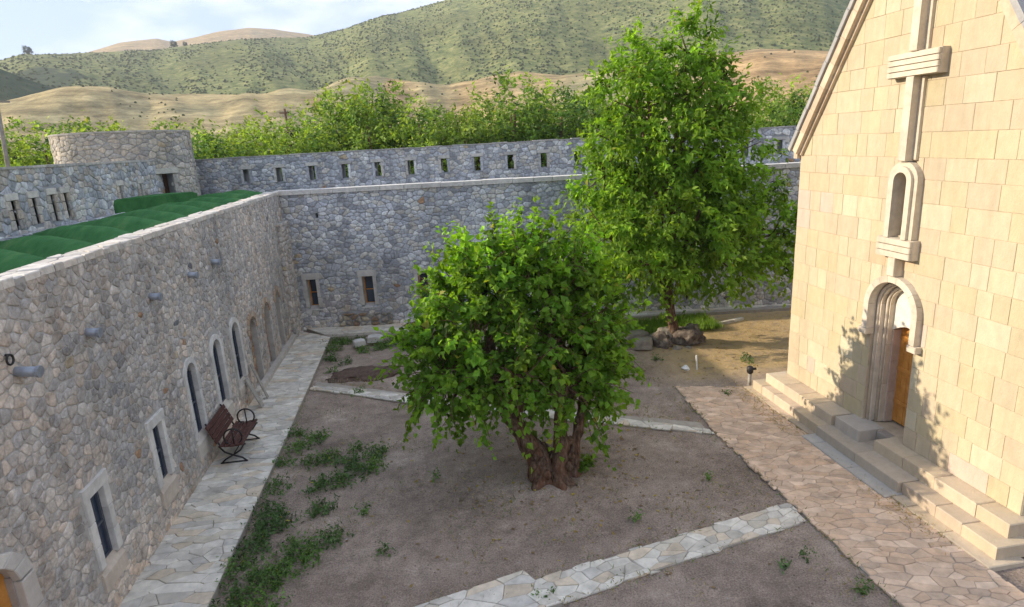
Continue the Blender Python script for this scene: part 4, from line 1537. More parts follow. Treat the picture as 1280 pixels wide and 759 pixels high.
# -- the old mulberry in the middle of the soil
def mulberry():
    rng = random.Random(6)
    rs = np.random.RandomState(6)
    X, Y = 2.05, 10.62
    root = thing('mulberry_tree', 'broad low tree with a gnarled split trunk in the middle of the bare soil', 'tree', (X, Y, 0))
    m = MB()
    def stem(pts, rad, seg=22):
        # smooth the axis, then roughen the surface into burrs and hollows
        P = [Vector(p) for p in pts]
        fine, fr_ = [], []
        for i in range(len(P) - 1):
            p0, p1, p2, p3 = P[max(0, i - 1)], P[i], P[i + 1], P[min(len(P) - 1, i + 2)]
            for k in range(6):
                t = k / 6
                fine.append(0.5 * ((2 * p1) + (p2 - p0) * t + (2 * p0 - 5 * p1 + 4 * p2 - p3) * t * t + (3 * p1 - p0 - 3 * p2 + p3) * t ** 3))
                fr_.append(rad[i] + (rad[i + 1] - rad[i]) * t)
        fine.append(P[-1]); fr_.append(rad[-1])
        a = len(m.v)
        m.tube(fine, fr_, seg, .03, rng)
        for q in range(a, len(m.v)):
            v = Vector(m.v[q])
            near = min(range(len(fine)), key=lambda i: (fine[i] - v).length_squared)
            d = v - fine[near]
            w = mnoise.fractal(Vector((v.x * 5, v.y * 5, v.z * 2.2)), .8, 2.1, 5) * .34 + .22 * abs(mnoise.noise(Vector((v.x * 9, v.y * 9, v.z * 1.6))))
            v += d * w
            m.v[q] = tuple(v)
    stem([(X - .10, Y, -.1), (X - .13, Y + .02, .15), (X - .25, Y + .05, .5), (X - .48, Y + .15, .95), (X - .78, Y + .4, 1.5), (X - .95, Y + .75, 2.2), (X - .95, Y + 1.0, 2.9)], [.30, .245, .20, .175, .15, .12, .08])
    stem([(X + .16, Y - .04, -.1), (X + .17, Y - .02, .2), (X + .20, Y, .6), (X + .24, Y + .10, 1.1), (X + .38, Y + .45, 1.8), (X + .5, Y + .85, 2.7)], [.25, .205, .165, .125, .10, .07])
    stem([(X + .46, Y + .06, -.1), (X + .47, Y + .06, .25), (X + .52, Y + .08, .7), (X + .74, Y + .3, 1.4), (X + 1.05, Y + .75, 2.2)], [.19, .13, .10, .08, .06])
    for k in range(9):
        a = rng.uniform(0, 6.28); q = rng.uniform(.2, .38)
        m.tube([(X + math.cos(a) * q * .5, Y + math.sin(a) * q * .4, .25), (X + math.cos(a) * (q + .12), Y + math.sin(a) * q, .05), (X + math.cos(a) * (q + .34), Y + math.sin(a) * (q + .2), -.06)], [.13, .10, .04], 7, .2, rng)
    for k in range(16):     # burrs on the bole
        a = rng.uniform(0, 6.28); z = rng.uniform(.05, .9)
        c = Vector((X + math.cos(a) * .30 + rng.choice([-.1, .12]), Y + math.sin(a) * .26, z))
        m.tube([c - Vector((0, 0, .1)), c, c + Vector((0, 0, .1))], [.03, rng.uniform(.07, .11), .03], 7, .25, rng)
    cx, cy, cz = 1.6, 11.75, 2.85
    lobes = [(cx, cy, cz + .1, 1.85, 1.05, 1.35), (cx - 1.38, cy - .2, 2.3, .78, .9, .75), (cx + 1.3, cy - .1, 2.8, .85, .95, .95), (cx - .9, cy - .7, 2.6, .95, .7, .8),
             (cx + .55, cy - .8, 2.55, .95, .65, .85), (cx - .25, cy + .1, 3.95, .85, .6, .72), (cx + .75, cy + .15, 3.95, .95, .6, .72), (cx, cy + .55, 2.9, 1.6, .65, 1.1), (cx + 1.2, cy - .7, 1.95, .7, .6, .62),
             (cx - 1.15, cy - .8, 2.15, .75, .65, .55), (cx + 1.4, cy - .4, 2.2, .6, .65, .62), (cx - .2, cy - 1.15, 2.3, .6, .45, .45), (cx + .85, cy - 1.05, 1.9, .65, .5, .55)]
    for l in lobes[1:]:
        a = Vector((X - .5, Y + .2, 1.5)) if l[0] < cx else Vector((X + .25, Y + .15, 1.4))
        e = Vector(l[:3])
        limb(m, a, e, .11, .05, rng, 7)
        for k in range(6):
            d = Vector((rng.gauss(0, 1), rng.gauss(0, 1), rng.gauss(.2, 1))).normalized()
            limb(m, e, e + Vector((d.x * l[3], d.y * l[4], d.z * l[5])) * .85, .04, .012, rng, 5, 5)
    m.build('trunk', BARK, root, True)
    R1 = shoots_crown(rs, lobes, 760, 21, .64, .18, .145, (.13, .255, .03), droop=.85, up=.25, shell=.72, spread=.045, bright=.7)
    # upright young shoots over the top of the crown
    top = [(cx - .7, cy + .1, 3.8, .6, .6, .5), (cx + .1, cy + .1, 4.2, .9, .65, .45), (cx + 1.1, cy + .1, 3.9, .7, .6, .5), (cx - 1.55, cy - .1, 2.75, .5, .6, .4), (cx + 1.6, cy, 3.1, .5, .6, .5)]
    R2 = shoots_crown(rs, top, 120, 22, .78, .18, .14, (.16, .31, .028), droop=.25, up=1.5, shell=.8, spread=.035, bright=.75)
    P, D, N, L, W, T = [np.concatenate([R1[i], R2[i]]) for i in range(6)]
    v, f, t = leaf_arrays(P, D, N, L, W, T)
    np_mesh('crown', v, f, t, LEAF, root)
    tw = MB()
    for S0, out, ln in ((R1[6], R1[7], R1[8]), (R2[6], R2[7], R2[8])):
        for i in range(0, len(S0)):
            a = Vector(S0[i]); d = Vector(out[i])
            tw.tube([a - d * .25, a + d * ln[i] * .5, a + d * ln[i] * .9 - Vector((0, 0, ln[i] * .2))], [.012, .008, .003], 4, caps=False)
    tw.build('twigs', BARK, root)
    # fresh sucker at the foot of the trunk
    P0 = np.array([[X + .62, Y - .02, .1]])
    R3 = shoots_crown(rs, [(X + .66, Y - .02, .18, .10, .10, .16)], 12, 14, .34, .11, .07, (.10, .19, .03), droop=.3, up=1.6, shell=.3, spread=.03, bright=.7)
    v, f, t = leaf_arrays(*R3[:6])
    np_mesh('sucker_shoots', v, f, t, LEAF, root)['kind'] = 'stuff'
mulberry()

# -- the tall tree by the church corner
def tall_tree():
    rng = random.Random(16)
    rs = np.random.RandomState(16)
    X, Y = 7.50, 17.45
    root = thing('walnut_tree', 'tall bright green tree with a thin trunk rising from a stone mound', 'tree', (X, Y, 0))
    m = MB()
    m.tube([(X + .06, Y, -.1), (X, Y, .3), (X - .12, Y + .05, 1.0), (X - .2, Y + .1, 1.7), (X - .1, Y + .2, 2.8), (X + .05, Y + .3, 4.4), (X + .1, Y + .35, 6.4), (X + .3, Y + .35, 8.6)], [.26, .17, .15, .15, .14, .11, .07, .02], 10, .12, rng)
    lobes = [(7.5, 17.8, 4.2, 2.3, 2.2, 1.8), (7.3, 17.9, 6.1, 1.9, 1.7, 1.6), (8.1, 17.9, 7.5, 1.15, 1.1, 1.2), (6.35, 17.8, 7.2, 1.25, 1.0, 1.25), (7.95, 17.9, 8.7, .6, .6, .75),
             (6.4, 17.8, 8.35, .6, .6, .7), (5.4, 17.5, 3.6, 1.35, 1.4, 1.35), (9.8, 17.7, 3.7, 1.5, 1.5, 1.5), (10.8, 17.8, 3.2, .85, 1.1, 1.1), (6.3, 17.1, 2.8, 1.1, 1.1, .95), (8.6, 16.9, 2.8, 1.3, 1.1, .95), (5.3, 17.5, 5.4, .9, 1.0, 1.0), (9.2, 17.9, 5.7, 1.2, 1.2, 1.2), (9.0, 17.9, 7.1, .85, .8, 1.0), (5.7, 17.7, 6.3, .75, .8, .8)]
    for l in lobes:
        z = min(l[2] - .6, rng.uniform(1.7, 5.2))
        a = Vector((X - .1, Y + .2, max(1.6, z)))
        e = Vector(l[:3])
        limb(m, a, e, .08, .035, rng, 6, 7, sag=.05)
        for k in range(7):
            d = Vector((rng.gauss(0, 1), rng.gauss(0, 1), rng.gauss(.3, 1))).normalized()
            limb(m, e, e + Vector((d.x * l[3], d.y * l[4], d.z * l[5])) * .9, .03, .008, rng, 5, 5)
    m.build('trunk', BARK, root, True)
    R1 = shoots_crown(rs, [(a, b, c, d * .88, e * .88, f * .88) for a, b, c, d, e, f in lobes], 1300, 22, .80, .25, .125, (.165, .29, .038), droop=.8, up=.3, shell=.68, spread=.07, bright=.75)
    top = [(6.5, 17.8, 8.7, .3, .35, .45), (8.0, 17.9, 9.1, .35, .4, .5), (7.2, 17.9, 8.2, .7, .7, .5), (5.0, 17.2, 4.9, .6, .7, .5), (8.7, 17.9, 7.9, .4, .5, .6)]
    R2 = shoots_crown(rs, top, 90, 22, .8, .22, .11, (.20, .35, .04), droop=.3, up=1.3, shell=.7, spread=.06, bright=.7)
    P, D, N, L, W, T = [np.concatenate([R1[i], R2[i]]) for i in range(6)]
    v, f, t = leaf_arrays(P, D, N, L, W, T)
    np_mesh('crown', v, f, t, LEAF, root)
tall_tree()

# -- orchard trees beyond the ramparts
def orchard():
    crowns, trunks = [], []
    for s in range(5):
        rs = np.random.RandomState(100 + s)
        rng = random.Random(100 + s)
        lobes = []
        for k in range(7):
            a = rng.uniform(0, 6.28); q = rng.uniform(.05, .22)
            lobes.append((math.cos(a) * q, math.sin(a) * q, rng.uniform(.42, .86), rng.uniform(.10, .17), rng.uniform(.10, .17), rng.uniform(.12, .2)))
        lobes.append((0, 0, .5, .24, .24, .25))
        lobes.append((0, 0, .80, .13, .13, .18))
        R1 = shoots_crown(rs, lobes, 380, 15, .115, .031, .0175, [(.20, .30, .055), (.15, .25, .05), (.22, .32, .06), (.11, .20, .05), (.19, .27, .06)][s], droop=.3, up=.8, shell=.5, spread=.014, bright=.6)
        v, f, t = leaf_arrays(*R1[:6])
        co = np_mesh('crown', v, f, t, FARLEAF)
        m = MB()
        m.tube([(0, 0, -.02), (0.01, 0, .25), (-.005, .01, .55), (.01, 0, .85)], [.022, .017, .011, .004], 7, .1, rng)
        for l in lobes:
            limb(m, (0, 0, rng.uniform(.2, .45)), l[:3], .009, .003, rng, 5, 4)
        to = m.build('trunk', BARK, None, True)
        crowns.append(co.data); trunks.append(to.data)
        bpy.data.objects.remove(co); bpy.data.objects.remove(to)
    spots = [(-21.8, 36, 8.6), (-21.4, 38, 8.7), (-18.4, 35, 8.7), (-19.1, 39, 8.8), (-16.3, 36, 8.4), (-18.9, 44, 8.4), (-15.2, 42, 8.5), (-11.7, 36, 8.1), (-10.2, 34, 7.6), (-10.7, 40, 8.4), (-8.2, 36, 8.3), (-8.3, 43, 8.2), (-5.8, 37, 8.4), (-5.0, 40, 9.4), (-4.1, 42, 10.4), (-2.7, 38, 9.4), (-1.1, 40, 9.9), (0.2, 37, 9.2), (1.6, 42, 8.7), (3.0, 38, 8.3), (4.8, 41, 9.0), (6.3, 40, 10.0), (8.3, 42, 10.5), (8.8, 38, 9.4), (11.7, 42, 9.3), (12.3, 38, 8.6), (20.8, 36, 8.8), (25.1, 40, 9.7), (24.7, 37, 8.3), (30.7, 42, 8.9)]
    order = sorted(range(len(spots)), key=lambda i: spots[i][0] / spots[i][1])
    words = ['first', 'second', 'third', 'fourth', 'fifth', 'sixth', 'seventh', 'eighth', 'ninth', 'tenth', 'eleventh', 'twelfth', 'thirteenth', 'fourteenth', 'fifteenth', 'sixteenth', 'seventeenth', 'eighteenth', 'nineteenth', 'twentieth', 'twenty-first', 'twenty-second', 'twenty-third', 'twenty-fourth', 'twenty-fifth', 'twenty-sixth', 'twenty-seventh']
    lt = [i for i in order if math.atan2(spots[i][0], spots[i][1]) < R(-22.8)]
    rt = [i for i in order if i not in lt]
    rng = random.Random(9)
    for i, (x, y, h) in enumerate(spots):
        if i in lt:
            lab = 'feathery green orchard tree left of the round tower, %s counting away from it' % words[len(lt) - 1 - lt.index(i)]
        else:
            lab = 'feathery green orchard tree behind the rampart, %s to the right of the round tower' % words[rt.index(i)]
        root = thing('orchard_tree', lab, 'tree', (x, y, -.5), 'orchard trees beyond the ramparts', local=True)
        k = i % 5
        H = h + .5
        w = H * rng.uniform(.95, 1.3)
        root.scale = (w, w, H)
        root.rotation_euler.z = rng.uniform(0, 6.28)
        for nm, me in (('crown', crowns[k]), ('trunk', trunks[k])):
            put(bpy.data.objects.new(nm, me), root)
orchard()

def hill_trees():
    rs = np.random.RandomState(5)
    R1 = shoots_crown(rs, [(0, 0, .62, .34, .34, .34), (.15, 0, .5, .3, .3, .3)], 90, 12, .16, .11, .09, (.03, .05, .02), droop=.4, up=.2, shell=.3, spread=.04, bright=.1)
    v, f, t = leaf_arrays(*R1[:6])
    co = np_mesh('crown', v, f, t, FARLEAF); cm = co.data; bpy.data.objects.remove(co)
    m = MB(); m.tube([(0, 0, -.1), (0, 0, .5)], [.05, .03], 6); to = m.build('trunk', BARK); tm = to.data; bpy.data.objects.remove(to)
    for az, r, s, lab in ((-27.5, 880, 10, 'lone dark tree on the skyline, above the shaded slope'), (-18.2, 892, 9, 'larger dark round tree of the pair on the hill crest'), (-17.4, 895, 6, 'smaller dark round tree of the pair on the hill crest'), (6.5, 770, 9, 'single dark tree high on the big green hill')):
        z, x, y = hill_z(az, r)
        root = thing('hill_tree', lab, 'tree', (x, y, z - .5), 'dark trees on the hill', local=True)
        root.scale = (s, s, s)
        put(bpy.data.objects.new('crown', cm), root); put(bpy.data.objects.new('trunk', tm), root)
    # scrub dotted over the slopes: uncountable
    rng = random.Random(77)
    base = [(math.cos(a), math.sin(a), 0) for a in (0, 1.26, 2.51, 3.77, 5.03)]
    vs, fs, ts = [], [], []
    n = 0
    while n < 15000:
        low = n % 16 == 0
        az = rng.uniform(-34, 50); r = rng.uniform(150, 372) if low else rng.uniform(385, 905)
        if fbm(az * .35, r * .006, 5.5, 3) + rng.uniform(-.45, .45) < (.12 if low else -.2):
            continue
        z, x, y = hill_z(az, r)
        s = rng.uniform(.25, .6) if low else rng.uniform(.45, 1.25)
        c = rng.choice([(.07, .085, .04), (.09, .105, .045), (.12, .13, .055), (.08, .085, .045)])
        b0 = len(vs)
        for kx, ky, _ in base:
            q = rng.uniform(.75, 1.2)
            vs.append((x + kx * s * q, y + ky * s * q, z - .3)); ts.append(c)
        for kx, ky, _ in base:
            q = rng.uniform(.5, .85)
            vs.append((x + kx * s * q, y + ky * s * q, z + s * rng.uniform(.5, .8))); ts.append(c)
        vs.append((x, y, z + s * rng.uniform(.9, 1.2))); ts.append(c)
        for i in range(5):
            j = (i + 1) % 5
            fs.append((b0 + i, b0 + j, b0 + 5 + j)); fs.append((b0 + i, b0 + 5 + j, b0 + 5 + i)); fs.append((b0 + 5 + i, b0 + 5 + j, b0 + 10))
        n += 1
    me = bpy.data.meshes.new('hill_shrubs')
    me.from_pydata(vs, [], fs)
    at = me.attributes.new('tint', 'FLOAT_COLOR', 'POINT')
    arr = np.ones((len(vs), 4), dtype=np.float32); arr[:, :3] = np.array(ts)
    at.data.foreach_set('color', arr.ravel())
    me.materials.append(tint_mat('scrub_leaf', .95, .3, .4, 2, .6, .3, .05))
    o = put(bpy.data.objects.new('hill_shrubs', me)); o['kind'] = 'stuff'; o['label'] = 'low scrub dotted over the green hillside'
hill_trees()

# ------------------------------------------------------------------ ground cover and pebbles
def weeds():
    rs = np.random.RandomState(31)
    rng = random.Random(31)
    spots = [(-3.3, 10.78, .34), (-3.35, 9.7, .36), (-2.62, 9.44, .38), (-2.76, 8.86, .38), (-2.52, 11.44, .28), (-1.77, 11.89, .34), (-1.48, 12.5, .34), (-3.24, 13.33, .3), (-2.39, 10.57, .32), (-2.51, 12.59, .3), (-2.93, 13.65, .34), (-2.0, 12.3, .3), (-3.42, 9.2, .32), (-3.15, 8.78, .4), (-2.21, 11.52, .34), (-1.45, 12.0, .28), (-3.06, 10.34, .34), (-3.3, 10.16, .36), (-2.38, 9.17, .3), (-3.45, 13.99, .26), (-2.75, 12.47, .3), (-3.45, 12.6, .26), (-3.4, 11.6, .3), (-2.9, 8.3, .36), (-3.3, 8.2, .36), (-2.1, 9.6, .3), (-1.9, 12.9, .2), (-3.38, 21.1, .4), (-3.35, 20.3, .36), (-3.1, 20.99, .3), (-2.6, 21.0, .34), (-3.3, 19.3, .3), (-1.7, 20.2, .42), (-2.3, 19.9, .3), (-2.8, 18.9, .24), (-1.3, 20.6, .4), (-3.1, 18.2, .2), (-1.57, 10.37, .12), (-1.14, 9.1, .13), (-2.2, 16.2, .16), (-.9, 19.8, .3), (7.19, 13.4, .06), (5.7, 6.62, .10), (5.4, 7.44, .06), (4.9, 7.3, .05), (1.27, 7.45, .13), (8.9, 15.6, .2), (6.4, 16.3, .14), (5.6, 16.6, .2), (-.2, 11.2, .06), (3.2, 9.0, .06), (5.0, 9.9, .05)]
    Ps = [[] for _ in range(6)]
    for x, y, r in spots:
        n = int(30 * (r / .3) ** 2) + 4
        lob = [(x, y, .03, r, r, .05)]
        k = .8 + .4 * rng.random()
        R1 = shoots_crown(rs, lob, n, 9, .20 * (.6 + r), .085, .04, (.095 * k, .175 * k, .05), droop=.35, up=1.0, shell=.0, spread=.03, bright=.35)
        for i in range(6):
            Ps[i].append(R1[i])
    v, f, t = leaf_arrays(*[np.concatenate(p) for p in Ps])
    v[:, 2] = np.maximum(v[:, 2], -.01)
    o = np_mesh('weeds', v, f, t, WEEDLEAF)
    o['kind'] = 'stuff'; o['label'] = 'patches of dark green weeds along the walkway edge'
    # bright grass bank behind the tall tree
    n = 5200
    x = rs.uniform(5.2, 9.6, n); y = 18.35 + (x - 5.2) * .02 + rs.uniform(0, 1.55, n)
    d = rs.normal(scale=.35, size=(n, 3)); d[:, 2] = 1
    P = np.stack([x, y, np.full(n, .02)], 1)
    L = rs.uniform(.12, .34, n); W = rs.uniform(.02, .04, n)
    T = np.array([.20, .32, .05]) * (1 + rs.normal(scale=.2, size=(n, 1)))
    v, f, t = leaf_arrays(P, d, rs.normal(size=(n, 3)), L, W, np.clip(T, .01, .9), .05)
    o = np_mesh('grass', v, f, t, WEEDLEAF)
    o['kind'] = 'stuff'; o['label'] = 'bright green grass strip behind the tall tree'
    # dry straw on the sunlit patch and along the kerb
    n = 9000
    x = rs.uniform(7.2, 15.5, n); y = rs.uniform(14.9, 19.6, n)
    x[:900] = rs.uniform(7.35, 7.85, 900); y[:900] = rs.choice([8.0, 8.6, 11.5, 12.2, 13.2, 13.9], 900) + rs.normal(scale=.35, size=900)
    P = np.stack([x, y, np.full(n, .02)], 1); P[:900, 2] = .05
    d = rs.normal(scale=.8, size=(n, 3)); d[:, 2] = .7
    T = np.array([.40, .30, .13]) * (1 + rs.normal(scale=.2, size=(n, 1)))
    v, f, t = leaf_arrays(P, d, rs.normal(size=(n, 3)), rs.uniform(.03, .09, n), rs.uniform(.006, .014, n), np.clip(T, .01, .9), .05)
    segs = [((5.98, 5.2), (5.98, 11.5)), ((6.0, 12.2), (6.14, 14.3)), ((-3.5, 17.5), (1, 14.8)), ((1, 14.8), (5.9, 12.2)), ((-3.5, 16.8), (.8, 14.15)), ((.8, 14.15), (5.9, 11.5)), ((1.4, 7.25), (5.9, 8.22)), ((1.2, 7.92), (5.9, 8.92)), ((-3.58, 6), (-3.56, 16)), ((7.72, 7), (7.72, 10)), ((7.74, 11), (7.74, 13.6))]
    bx, by = [], []
    for (ax, ay), (cx, cy) in segs:
        L = math.hypot(cx - ax, cy - ay)
        k = int(L * 34)
        tt = np.clip(np.sort(rs.rand(k)) + .03 * np.sin(rs.rand(k) * 40), 0, 1)
        w = rs.normal(scale=.05, size=k) * (1 + (rs.rand(k) < .1) * 2)
        bx += list(ax + (cx - ax) * tt - (cy - ay) / L * w); by += list(ay + (cy - ay) * tt + (cx - ax) / L * w)
    k = 0
    while k < 3200:                               # thin straw in patches over the soil
        x_, y_ = rs.uniform(-3.3, 6), rs.uniform(5.8, 18)
        if fbm(x_ * .8, y_ * .8, 12.3, 3) > .12 + rs.uniform(0, .25):
            bx.append(x_); by.append(y_)
            k += 1
    n = len(bx)
    P2 = np.stack([bx, by, [max(.03, soil_z(a, b)) for a, b in zip(bx, by)]], 1)
    d2 = rs.normal(scale=.7, size=(n, 3)); d2[:, 2] = .8
    T2 = np.where(rs.rand(n, 1) < .6, np.array([[.34, .27, .13]]), np.array([[.13, .19, .06]])) * (1 + rs.normal(scale=.2, size=(n, 1)))
    v2, f2, t2 = leaf_arrays(P2, d2, rs.normal(size=(n, 3)), rs.uniform(.04, .12, n), rs.uniform(.008, .018, n), np.clip(T2, .01, .9), .05)
    f = np.concatenate([f, f2 + len(v)]); v = np.concatenate([v, v2]); t = np.concatenate([t, t2])
    o = np_mesh('dry_grass', v, f, t, WEEDLEAF)
    o['kind'] = 'stuff'; o['label'] = 'sparse dry straw-coloured grass by the church'
    # fallen leaves, thicker below the two trees
    n = 650
    k = rs.rand(n)
    cx = np.where(k < .5, 2.3, np.where(k < .8, 7.3, 3.0)); cyy = np.where(k < .5, 10.9, np.where(k < .8, 17.0, 11.0)); sc = np.where(k < .5, 1.5, np.where(k < .8, 1.3, 3.6))
    x = cx + rs.normal(size=n) * sc; y = cyy + rs.normal(size=n) * sc
    keep = (x > -3.3) & (x < 9) & (y < 19)
    x, y = x[keep], y[keep]; n = len(x)
    P = np.stack([x, y, np.array([soil_z(a, b) + .012 for a, b in zip(x, y)])], 1)
    d = rs.normal(size=(n, 3)); d[:, 2] = rs.normal(scale=.15, size=n)
    N = rs.normal(scale=.3, size=(n, 3)); N[:, 2] = 1
    T = np.array([[.34, .25, .09], [.22, .15, .08], [.40, .32, .07], [.26, .19, .11]])[rs.randint(0, 4, n)] * (1 + rs.normal(scale=.15, size=(n, 1)))
    v, f, t = leaf_arrays(P, d, N, rs.uniform(.05, .12, n), rs.uniform(.03, .08, n), np.clip(T, .01, .9), .12)
    o = np_mesh('fallen_leaves', v, f, t, WEEDLEAF)
    o['kind'] = 'stuff'; o['label'] = 'dry fallen leaves scattered on the soil'
    # fallen grit
    m = MB()
    for k in range(3000):
        x, y = rng.uniform(-3.6, 6.2), rng.uniform(5.5, 20) if rng.random() < .4 else rng.uniform(5.5, 11)
        s = rng.choice([.008, .010, .014, .022]) * rng.uniform(.7, 1.3)
        m.tint = pick(rng, [(.25, .20, .165), (.31, .26, .22), (.18, .14, .115), (.23, .18, .15), (.40, .37, .33)], .2)
        z = soil_z(x, y)
        b = [m.vert((x + s * math.cos(a) * rng.uniform(.7, 1.3), y + s * math.sin(a) * rng.uniform(.7, 1.3), z - .006)) for a in (0, 1.26, 2.51, 3.77, 5.03)]
        c = m.vert((x, y, z + s * .6))
        for i in range(5):
            m.f.append((b[i], b[(i + 1) % 5], c))
    o = m.build('gravel', RUBBLE); o['kind'] = 'stuff'; o['label'] = 'scattered grit on the soil'
weeds()

# ------------------------------------------------------------------ rocks and loose things
def rock(name, label, cat, loc, size, seed, mat=BOULDER, group=None, rough=.22, cut=False):
    bm = bmesh.new()
    bmesh.ops.create_icosphere(bm, subdivisions=4, radius=1)
    rng = random.Random(seed)
    ofs = rng.uniform(0, 50)
    for v in bm.verts:
        d = v.co.normalized()
        if cut:
            q = 1 / max(abs(d.x), abs(d.y), abs(d.z)) ** .8
            d = d * min(q, 1.35)
        k = 1 + rough * (mnoise.fractal(d * 1.3 + Vector((ofs, 0, 0)), .8, 2.2, 5) + (.55 * abs(mnoise.noise(d * 3.4 + Vector((0, ofs, 0)))) if rough > .15 else 0))
        v.co = Vector((d.x * k * size[0], d.y * k * size[1], max(-.25 * size[2], d.z * k * size[2])))
    me = bpy.data.meshes.new(name)
    bm.to_mesh(me); bm.free()
    if not cut:
        me.polygons.foreach_set('use_smooth', np.ones(len(me.polygons), dtype=bool))
    me.materials.append(mat)
    o = put(bpy.data.objects.new(name, me))
    o.location = loc
    o.rotation_euler.z = rng.uniform(-.4, .4)
    return tag(o, label, cat, group)

rock('boulder', 'brown knotted boulder wrapped round the right side of the tall tree trunk', 'rock', (7.92, 17.40, .24), (.52, .42, .36), 1, DEADROOT, 'rocks round the tall tree', .4)
rock('boulder', 'dark root-like boulder left of the tall tree trunk', 'rock', (6.98, 17.20, .16), (.27, .30, .34), 2, DEADROOT, 'rocks round the tall tree', .45)
rock('boulder', 'pale rounded boulder leaning against the tall tree trunk', 'rock', (7.25, 17.62, .26), (.36, .34, .30), 3, BOULDER, 'rocks round the tall tree', .3)
rock('boulder', 'square grey block left of the tall tree, nearest the mulberry crown', 'rock', (6.38, 17.25, .18), (.30, .24, .24), 4, BOULDER, 'rocks round the tall tree', .1, True)
rock('boulder', 'long grey block behind the square block, left of the tall tree', 'rock', (6.35, 18.0, .15), (.50, .28, .24), 5, BOULDER, 'rocks round the tall tree', .12, True)
rock('boulder', 'small flat stone in front of the tall tree trunk', 'rock', (7.32, 16.86, .08), (.17, .13, .12), 6, BOULDER, 'rocks round the tall tree', .2)
rock('boulder', 'smallest stone at the right foot of the tall tree mound', 'rock', (7.70, 16.90, .06), (.12, .10, .09), 7, BOULDER, 'rocks round the tall tree', .2)
rock('cut_stone', 'white cut stone block in the weeds, left one of the pair', 'stone', (-2.5, 20.35, .14), (.20, .17, .16), 8, PALESTONE, 'cut stones in the weeds', .05, True)
rock('cut_stone', 'larger white cut stone block in the weeds, right one of the pair', 'stone', (-1.98, 20.62, .15), (.27, .19, .17), 9, PALESTONE, 'cut stones in the weeds', .05, True)
o = rock('earth_heap', 'low heap of dark earth near the rear corner of the courtyard', 'heap', (-2.2, 17.75, -.03), (.95, .62, .17), 10, DIRT, None, .34)

# low kerb line in the far soil patch
m = MB()
pts = [(6.5, 18.30), (8.2, 18.55), (10.8, 19.3)]
rng = random.Random(66)
kr = thing('stone_edging', 'thin stone edging line in front of the green grass strip', 'edging', (8, 18.5, 0))
for (ax, ay), (bx, by) in zip(pts, pts[1:]):
    n = max(1, int(math.hypot(bx - ax, by - ay) / .45))
    for k in range(n):
        a = Vector((ax, ay, .03)).lerp(Vector((bx, by, .03)), (k + .02) / n); b = Vector((ax, ay, .03)).lerp(Vector((bx, by, .03)), (k + .98) / n)
        q = MB(); q.tint = pick(rng, PAVE, .1); q.bar(a, b, .11, .14); q.build('edging_stone', FLAG, kr)

# bench
def bench():
    root = thing('park_bench', 'brown slatted bench with black iron ring arms, against the left rubble wall', 'bench', (-4.66, 13.25, WZ), local=True)
    W = .62                                 # half length
    for k in range(5):
        m = MB(); x = -.02 + k * .098
        m.box((x, -W, .415 + .012 * abs(k - 2)), (x + .082, W, .445 + .012 * abs(k - 2)), .006); m.build('seat_slat', BENCHWOOD, root)
    for k in range(4):
        m = MB()
        z = .52 + k * .105; x = -.07 - k * .042
        fr = Frame((x, -W, z), (0, 1, 0), (-.37, 0, .93))
        m.rect(fr, 0, 0, 2 * W, .093, -.014, .014, .005); m.build('back_slat', BENCHWOOD, root)
    for s in (-1, 1):
        y = s * (W - .10)
        m = MB()
        def curve(pts, r=.019):
            m.tube(pts, r, 7)
        curve([(-.26, y, .96), (-.20, y, .82), (-.10, y, .56), (-.05, y, .44), (.04, y, .40), (.25, y, .39), (.47, y, .41)])
        # crossed curled legs
        curve([(-.08, y, .42), (.02, y, .27), (.20, y, .17), (.36, y, .10), (.44, y, .015)])
        curve([(.44, y, .41), (.34, y, .27), (.16, y, .17), (.02, y, .10), (-.08, y, .015)])
        m.build('leg_frame', IRON, root, True)
        m = MB()
        m.tube([(-.10, y, .018), (.46, y, .018)], .016, 7); m.build('foot_bar', IRON, root, True)
        m = MB()
        c = (.24, .60)
        m.tube([(c[0] + .185 * math.cos(6.2832 * k / 20), y, c[1] + .185 * math.sin(6.2832 * k / 20)) for k in range(21)], .018, 7, caps=False)
        m.tube([(c[0], y, .41), (c[0], y, .785)], .014, 7)
        m.build('arm_ring', IRON, root, True)
    m = MB(); m.tube([(.18, -W + .1, .175), (.18, W - .1, .175)], .013, 7); m.build('stretcher', IRON, root, True)
bench()

# planks leaning on the wall
for k, (y, h, w, lab) in enumerate(((15.72, .78, .20, 'pale board leaning on the rubble wall, nearer the bench'), (16.3, .98, .12, 'taller narrow board leaning on the rubble wall, nearer the blind arches'))):
    m = MB()
    m.bar((XL + .40, y, WZ + .002), (XL + .07, y + .10, WZ + h), .035, w, up=(0, 1, 0))
    tag(m.build('leaning_board', GREYWOOD), lab, 'board', 'boards leaning on the wall')

# bollard lamp by the church steps
root = thing('bollard_lamp', 'short dark bollard lamp at the far end of the church steps', 'lamp', (8.02, 13.86, .03))
m = MB(); m.tube([(8.02, 13.86, -.05), (8.02, 13.86, .36)], .045, 10); m.build('post', GREYWOOD, root, True)
m = MB(); m.tube([(8.02, 13.86, .36), (8.02, 13.86, .40), (8.02, 13.86, .52), (8.02, 13.86, .56)], [.055, .085, .085, .05], 12); m.build('lamp_head', IRON, root, True)
m = MB(); m.bar((8.02, 13.86, .47), (8.16, 13.80, .50), .05); m.build('lamp_snout', IRON, root)

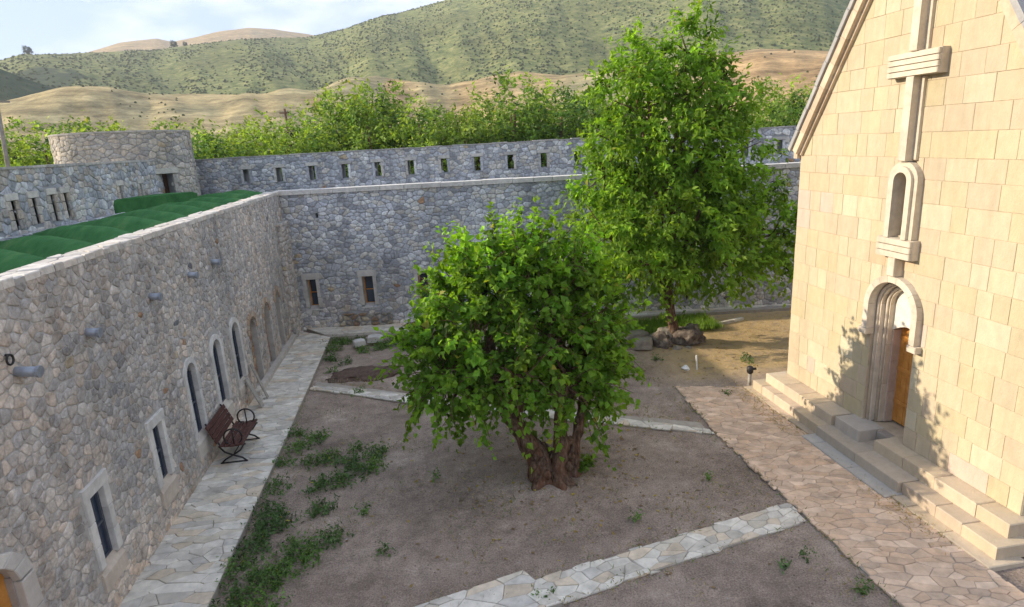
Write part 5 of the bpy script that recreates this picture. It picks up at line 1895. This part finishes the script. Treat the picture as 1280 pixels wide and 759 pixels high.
# marker stake and scrap of paper
m = MB(); m.bar((7.26, 15.34, -.02), (7.25, 15.36, .42), .035); tag(m.build('marker_stake', WHITE), 'thin white stake standing in the soil near the path corner', 'stake')
m = MB(); m.tube([(6.97, 15.43, .0), (6.97, 15.43, .05), (6.97, 15.43, .13)], [.10, .12, .03], 6, .3, random.Random(2)); tag(m.build('plastic_scrap', WHITE), 'crumpled white scrap on the soil near the path corner', 'litter')

# poles
root = thing('utility_pole', 'leaning pale pole beyond the left rampart, at the edge of the picture', 'pole', (-17.44, 30, 0))
m = MB(); m.tube([(-17.95, 30, -.5), (-17.44, 30, 6.6), (-17.22, 30, 9.6)], [.10, .085, .075], 10); m.build('pole_shaft', POLEM, root, True)
m = MB(); m.bar((-17.7, 30, 9.3), (-16.75, 30, 9.25), .08); m.build('crossarm', POLEM, root)
root = thing('utility_pole', 'thin dark pole rising out of the orchard, right of the round tower', 'pole', (-12.9, 69, 0))
m = MB(); m.tube([(-12.9, 69, -1), (-13.05, 69, 11.0)], [.16, .11], 8); m.build('pole_shaft', BARK, root, True)
m = MB(); m.bar((-13.6, 69, 10.6), (-12.5, 69, 10.6), .12); m.build('crossarm', BARK, root)

# iron ring on the wall above the first spout
root = thing('wall_ring', 'small dark iron ring fixed to the left rubble wall above the nearest spout', 'ring', (XL, 7.62, 4.36))
m = MB(); m.tube([(XL - .02, 7.62, 4.40), (XL + .05, 7.62, 4.40)], .016, 7); m.build('staple', IRON, root, True)
m = MB(); m.tube([(XL + .045, 7.62 + .06 * math.sin(6.2832 * k / 16), 4.34 + .06 * math.cos(6.2832 * k / 16)) for k in range(17)], .013, 6, caps=False); m.build('ring_loop', IRON, root, True)

# ------------------------------------------------------------------ haze over the valley
m = MB(); m.box((-3300, -3300, -34), (3300, 3300, 330))
hm = bpy.data.materials.new('haze')
hm.use_nodes = True
hm.node_tree.nodes.remove(hm.node_tree.nodes['Principled BSDF'])
pv = hm.node_tree.nodes.new('ShaderNodeVolumePrincipled')
pv.inputs['Color'].default_value = (0.82, 0.89, 1.0, 1)
pv.inputs['Density'].default_value = 0.00022
pv.inputs['Anisotropy'].default_value = 0.15
hm.node_tree.links.new(pv.outputs['Volume'], hm.node_tree.nodes['Material Output'].inputs['Volume'])
o = m.build('haze', hm)
o['kind'] = 'stuff'
o['label'] = 'thin pale air between the fort and the hills'
